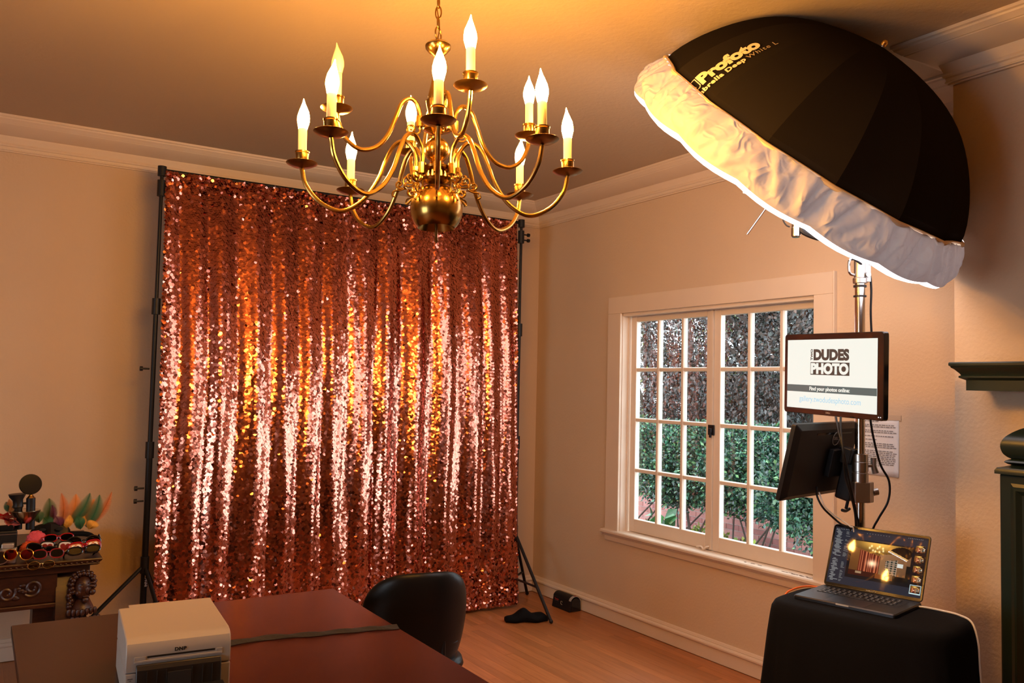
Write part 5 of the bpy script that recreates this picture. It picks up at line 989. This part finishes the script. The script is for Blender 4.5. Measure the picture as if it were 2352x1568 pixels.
DRK = [(0.035, 0.030, 0.026), (0.050, 0.032, 0.026), (0.030, 0.036, 0.026), (0.075, 0.036, 0.022)]
LIM = [(0.20, 0.26, 0.04), (0.14, 0.22, 0.05), (0.28, 0.30, 0.06)]
def hedge(label, x, y, n, top, seed_w=0.62):
    bl = [(random.uniform(-0.35, 0.35), random.uniform(-0.45, 0.45), random.uniform(1.28, top), random.uniform(0.30, 0.5), random.uniform(0.30, 0.5), random.uniform(0.25, 0.40)) for _ in range(12)]
    st_ = [([(random.uniform(-0.1, 0.1), random.uniform(-0.1, 0.1), 0), (random.uniform(-0.2, 0.2), random.uniform(-0.3, 0.3), 0.5), (random.uniform(-0.3, 0.3), random.uniform(-0.5, 0.5), 1.1)], 0.018) for _ in range(6)]
    return shrub('garden_shrub', label, 'shrub', (x, y, GZ), bl, n, 0.040, GRN, st_, None)
hedge('glossy green shrub filling the middle panes of the left casement', 3.2, 1.55, 22000, 1.85)
hedge('green shrub seen through the panes left of the monitors', 3.0, 0.55, 22000, 1.75)
hedge('green shrub at the far left panes of the window', 3.4, 2.65, 18000, 1.70)
hedge('green shrub low behind the right casement and laptop', 2.7, -0.45, 16000, 1.55)
shrub('garden_shrub', 'leafy light green plant close outside the lower left panes', 'shrub', (1.6, 0.30, GZ), [(0.0, 0.1, 0.95, 0.22, 0.30, 0.28), (0.0, -0.12, 0.75, 0.20, 0.2, 0.25)], 170, 0.13, [(0.04, 0.13, 0.04), (0.06, 0.17, 0.06), (0.12, 0.2, 0.04)], [([(0, 0, 0), (0.05, 0.05, 0.5), (0, 0.15, 1.1)], 0.012), ([(0, 0, 0), (0, -0.05, 0.45), (0.05, -0.15, 0.95)], 0.010)], None, 0.3, 0.3)
shrub('garden_shrub', 'yellow-green bush in front of the brick wall', 'shrub', (3.9, 2.0, GZ), [(0, 0, 0.35, 0.25, 0.35, 0.3), (0.1, -0.5, 0.3, 0.25, 0.3, 0.25)], 1500, 0.06, LIM, [([(0, 0, 0), (0, 0.05, 0.3)], 0.012)])
def tree(label, x, y, h, n, cols, spread, low):
    bl = [(random.uniform(-spread, spread), random.uniform(-spread, spread), random.uniform(low, h), random.uniform(0.5, 1.0), random.uniform(0.5, 1.0), random.uniform(0.5, 1.1)) for _ in range(22)]
    st_ = [([(0, 0, 0), (0.1, 0.05, h*0.4), (0.0, 0.15, h*0.8)], 0.14)]+[([(0.05, 0.03, h*0.3), (random.uniform(-.8, .8), random.uniform(-1, 1), h*0.5), (random.uniform(-spread, spread), random.uniform(-spread, spread), h*0.8)], 0.05) for _ in range(7)]
    return shrub('garden_tree', label, 'tree', (x, y, GZ), bl, n, 0.055, cols, st_, None, 0.8, 0.2)
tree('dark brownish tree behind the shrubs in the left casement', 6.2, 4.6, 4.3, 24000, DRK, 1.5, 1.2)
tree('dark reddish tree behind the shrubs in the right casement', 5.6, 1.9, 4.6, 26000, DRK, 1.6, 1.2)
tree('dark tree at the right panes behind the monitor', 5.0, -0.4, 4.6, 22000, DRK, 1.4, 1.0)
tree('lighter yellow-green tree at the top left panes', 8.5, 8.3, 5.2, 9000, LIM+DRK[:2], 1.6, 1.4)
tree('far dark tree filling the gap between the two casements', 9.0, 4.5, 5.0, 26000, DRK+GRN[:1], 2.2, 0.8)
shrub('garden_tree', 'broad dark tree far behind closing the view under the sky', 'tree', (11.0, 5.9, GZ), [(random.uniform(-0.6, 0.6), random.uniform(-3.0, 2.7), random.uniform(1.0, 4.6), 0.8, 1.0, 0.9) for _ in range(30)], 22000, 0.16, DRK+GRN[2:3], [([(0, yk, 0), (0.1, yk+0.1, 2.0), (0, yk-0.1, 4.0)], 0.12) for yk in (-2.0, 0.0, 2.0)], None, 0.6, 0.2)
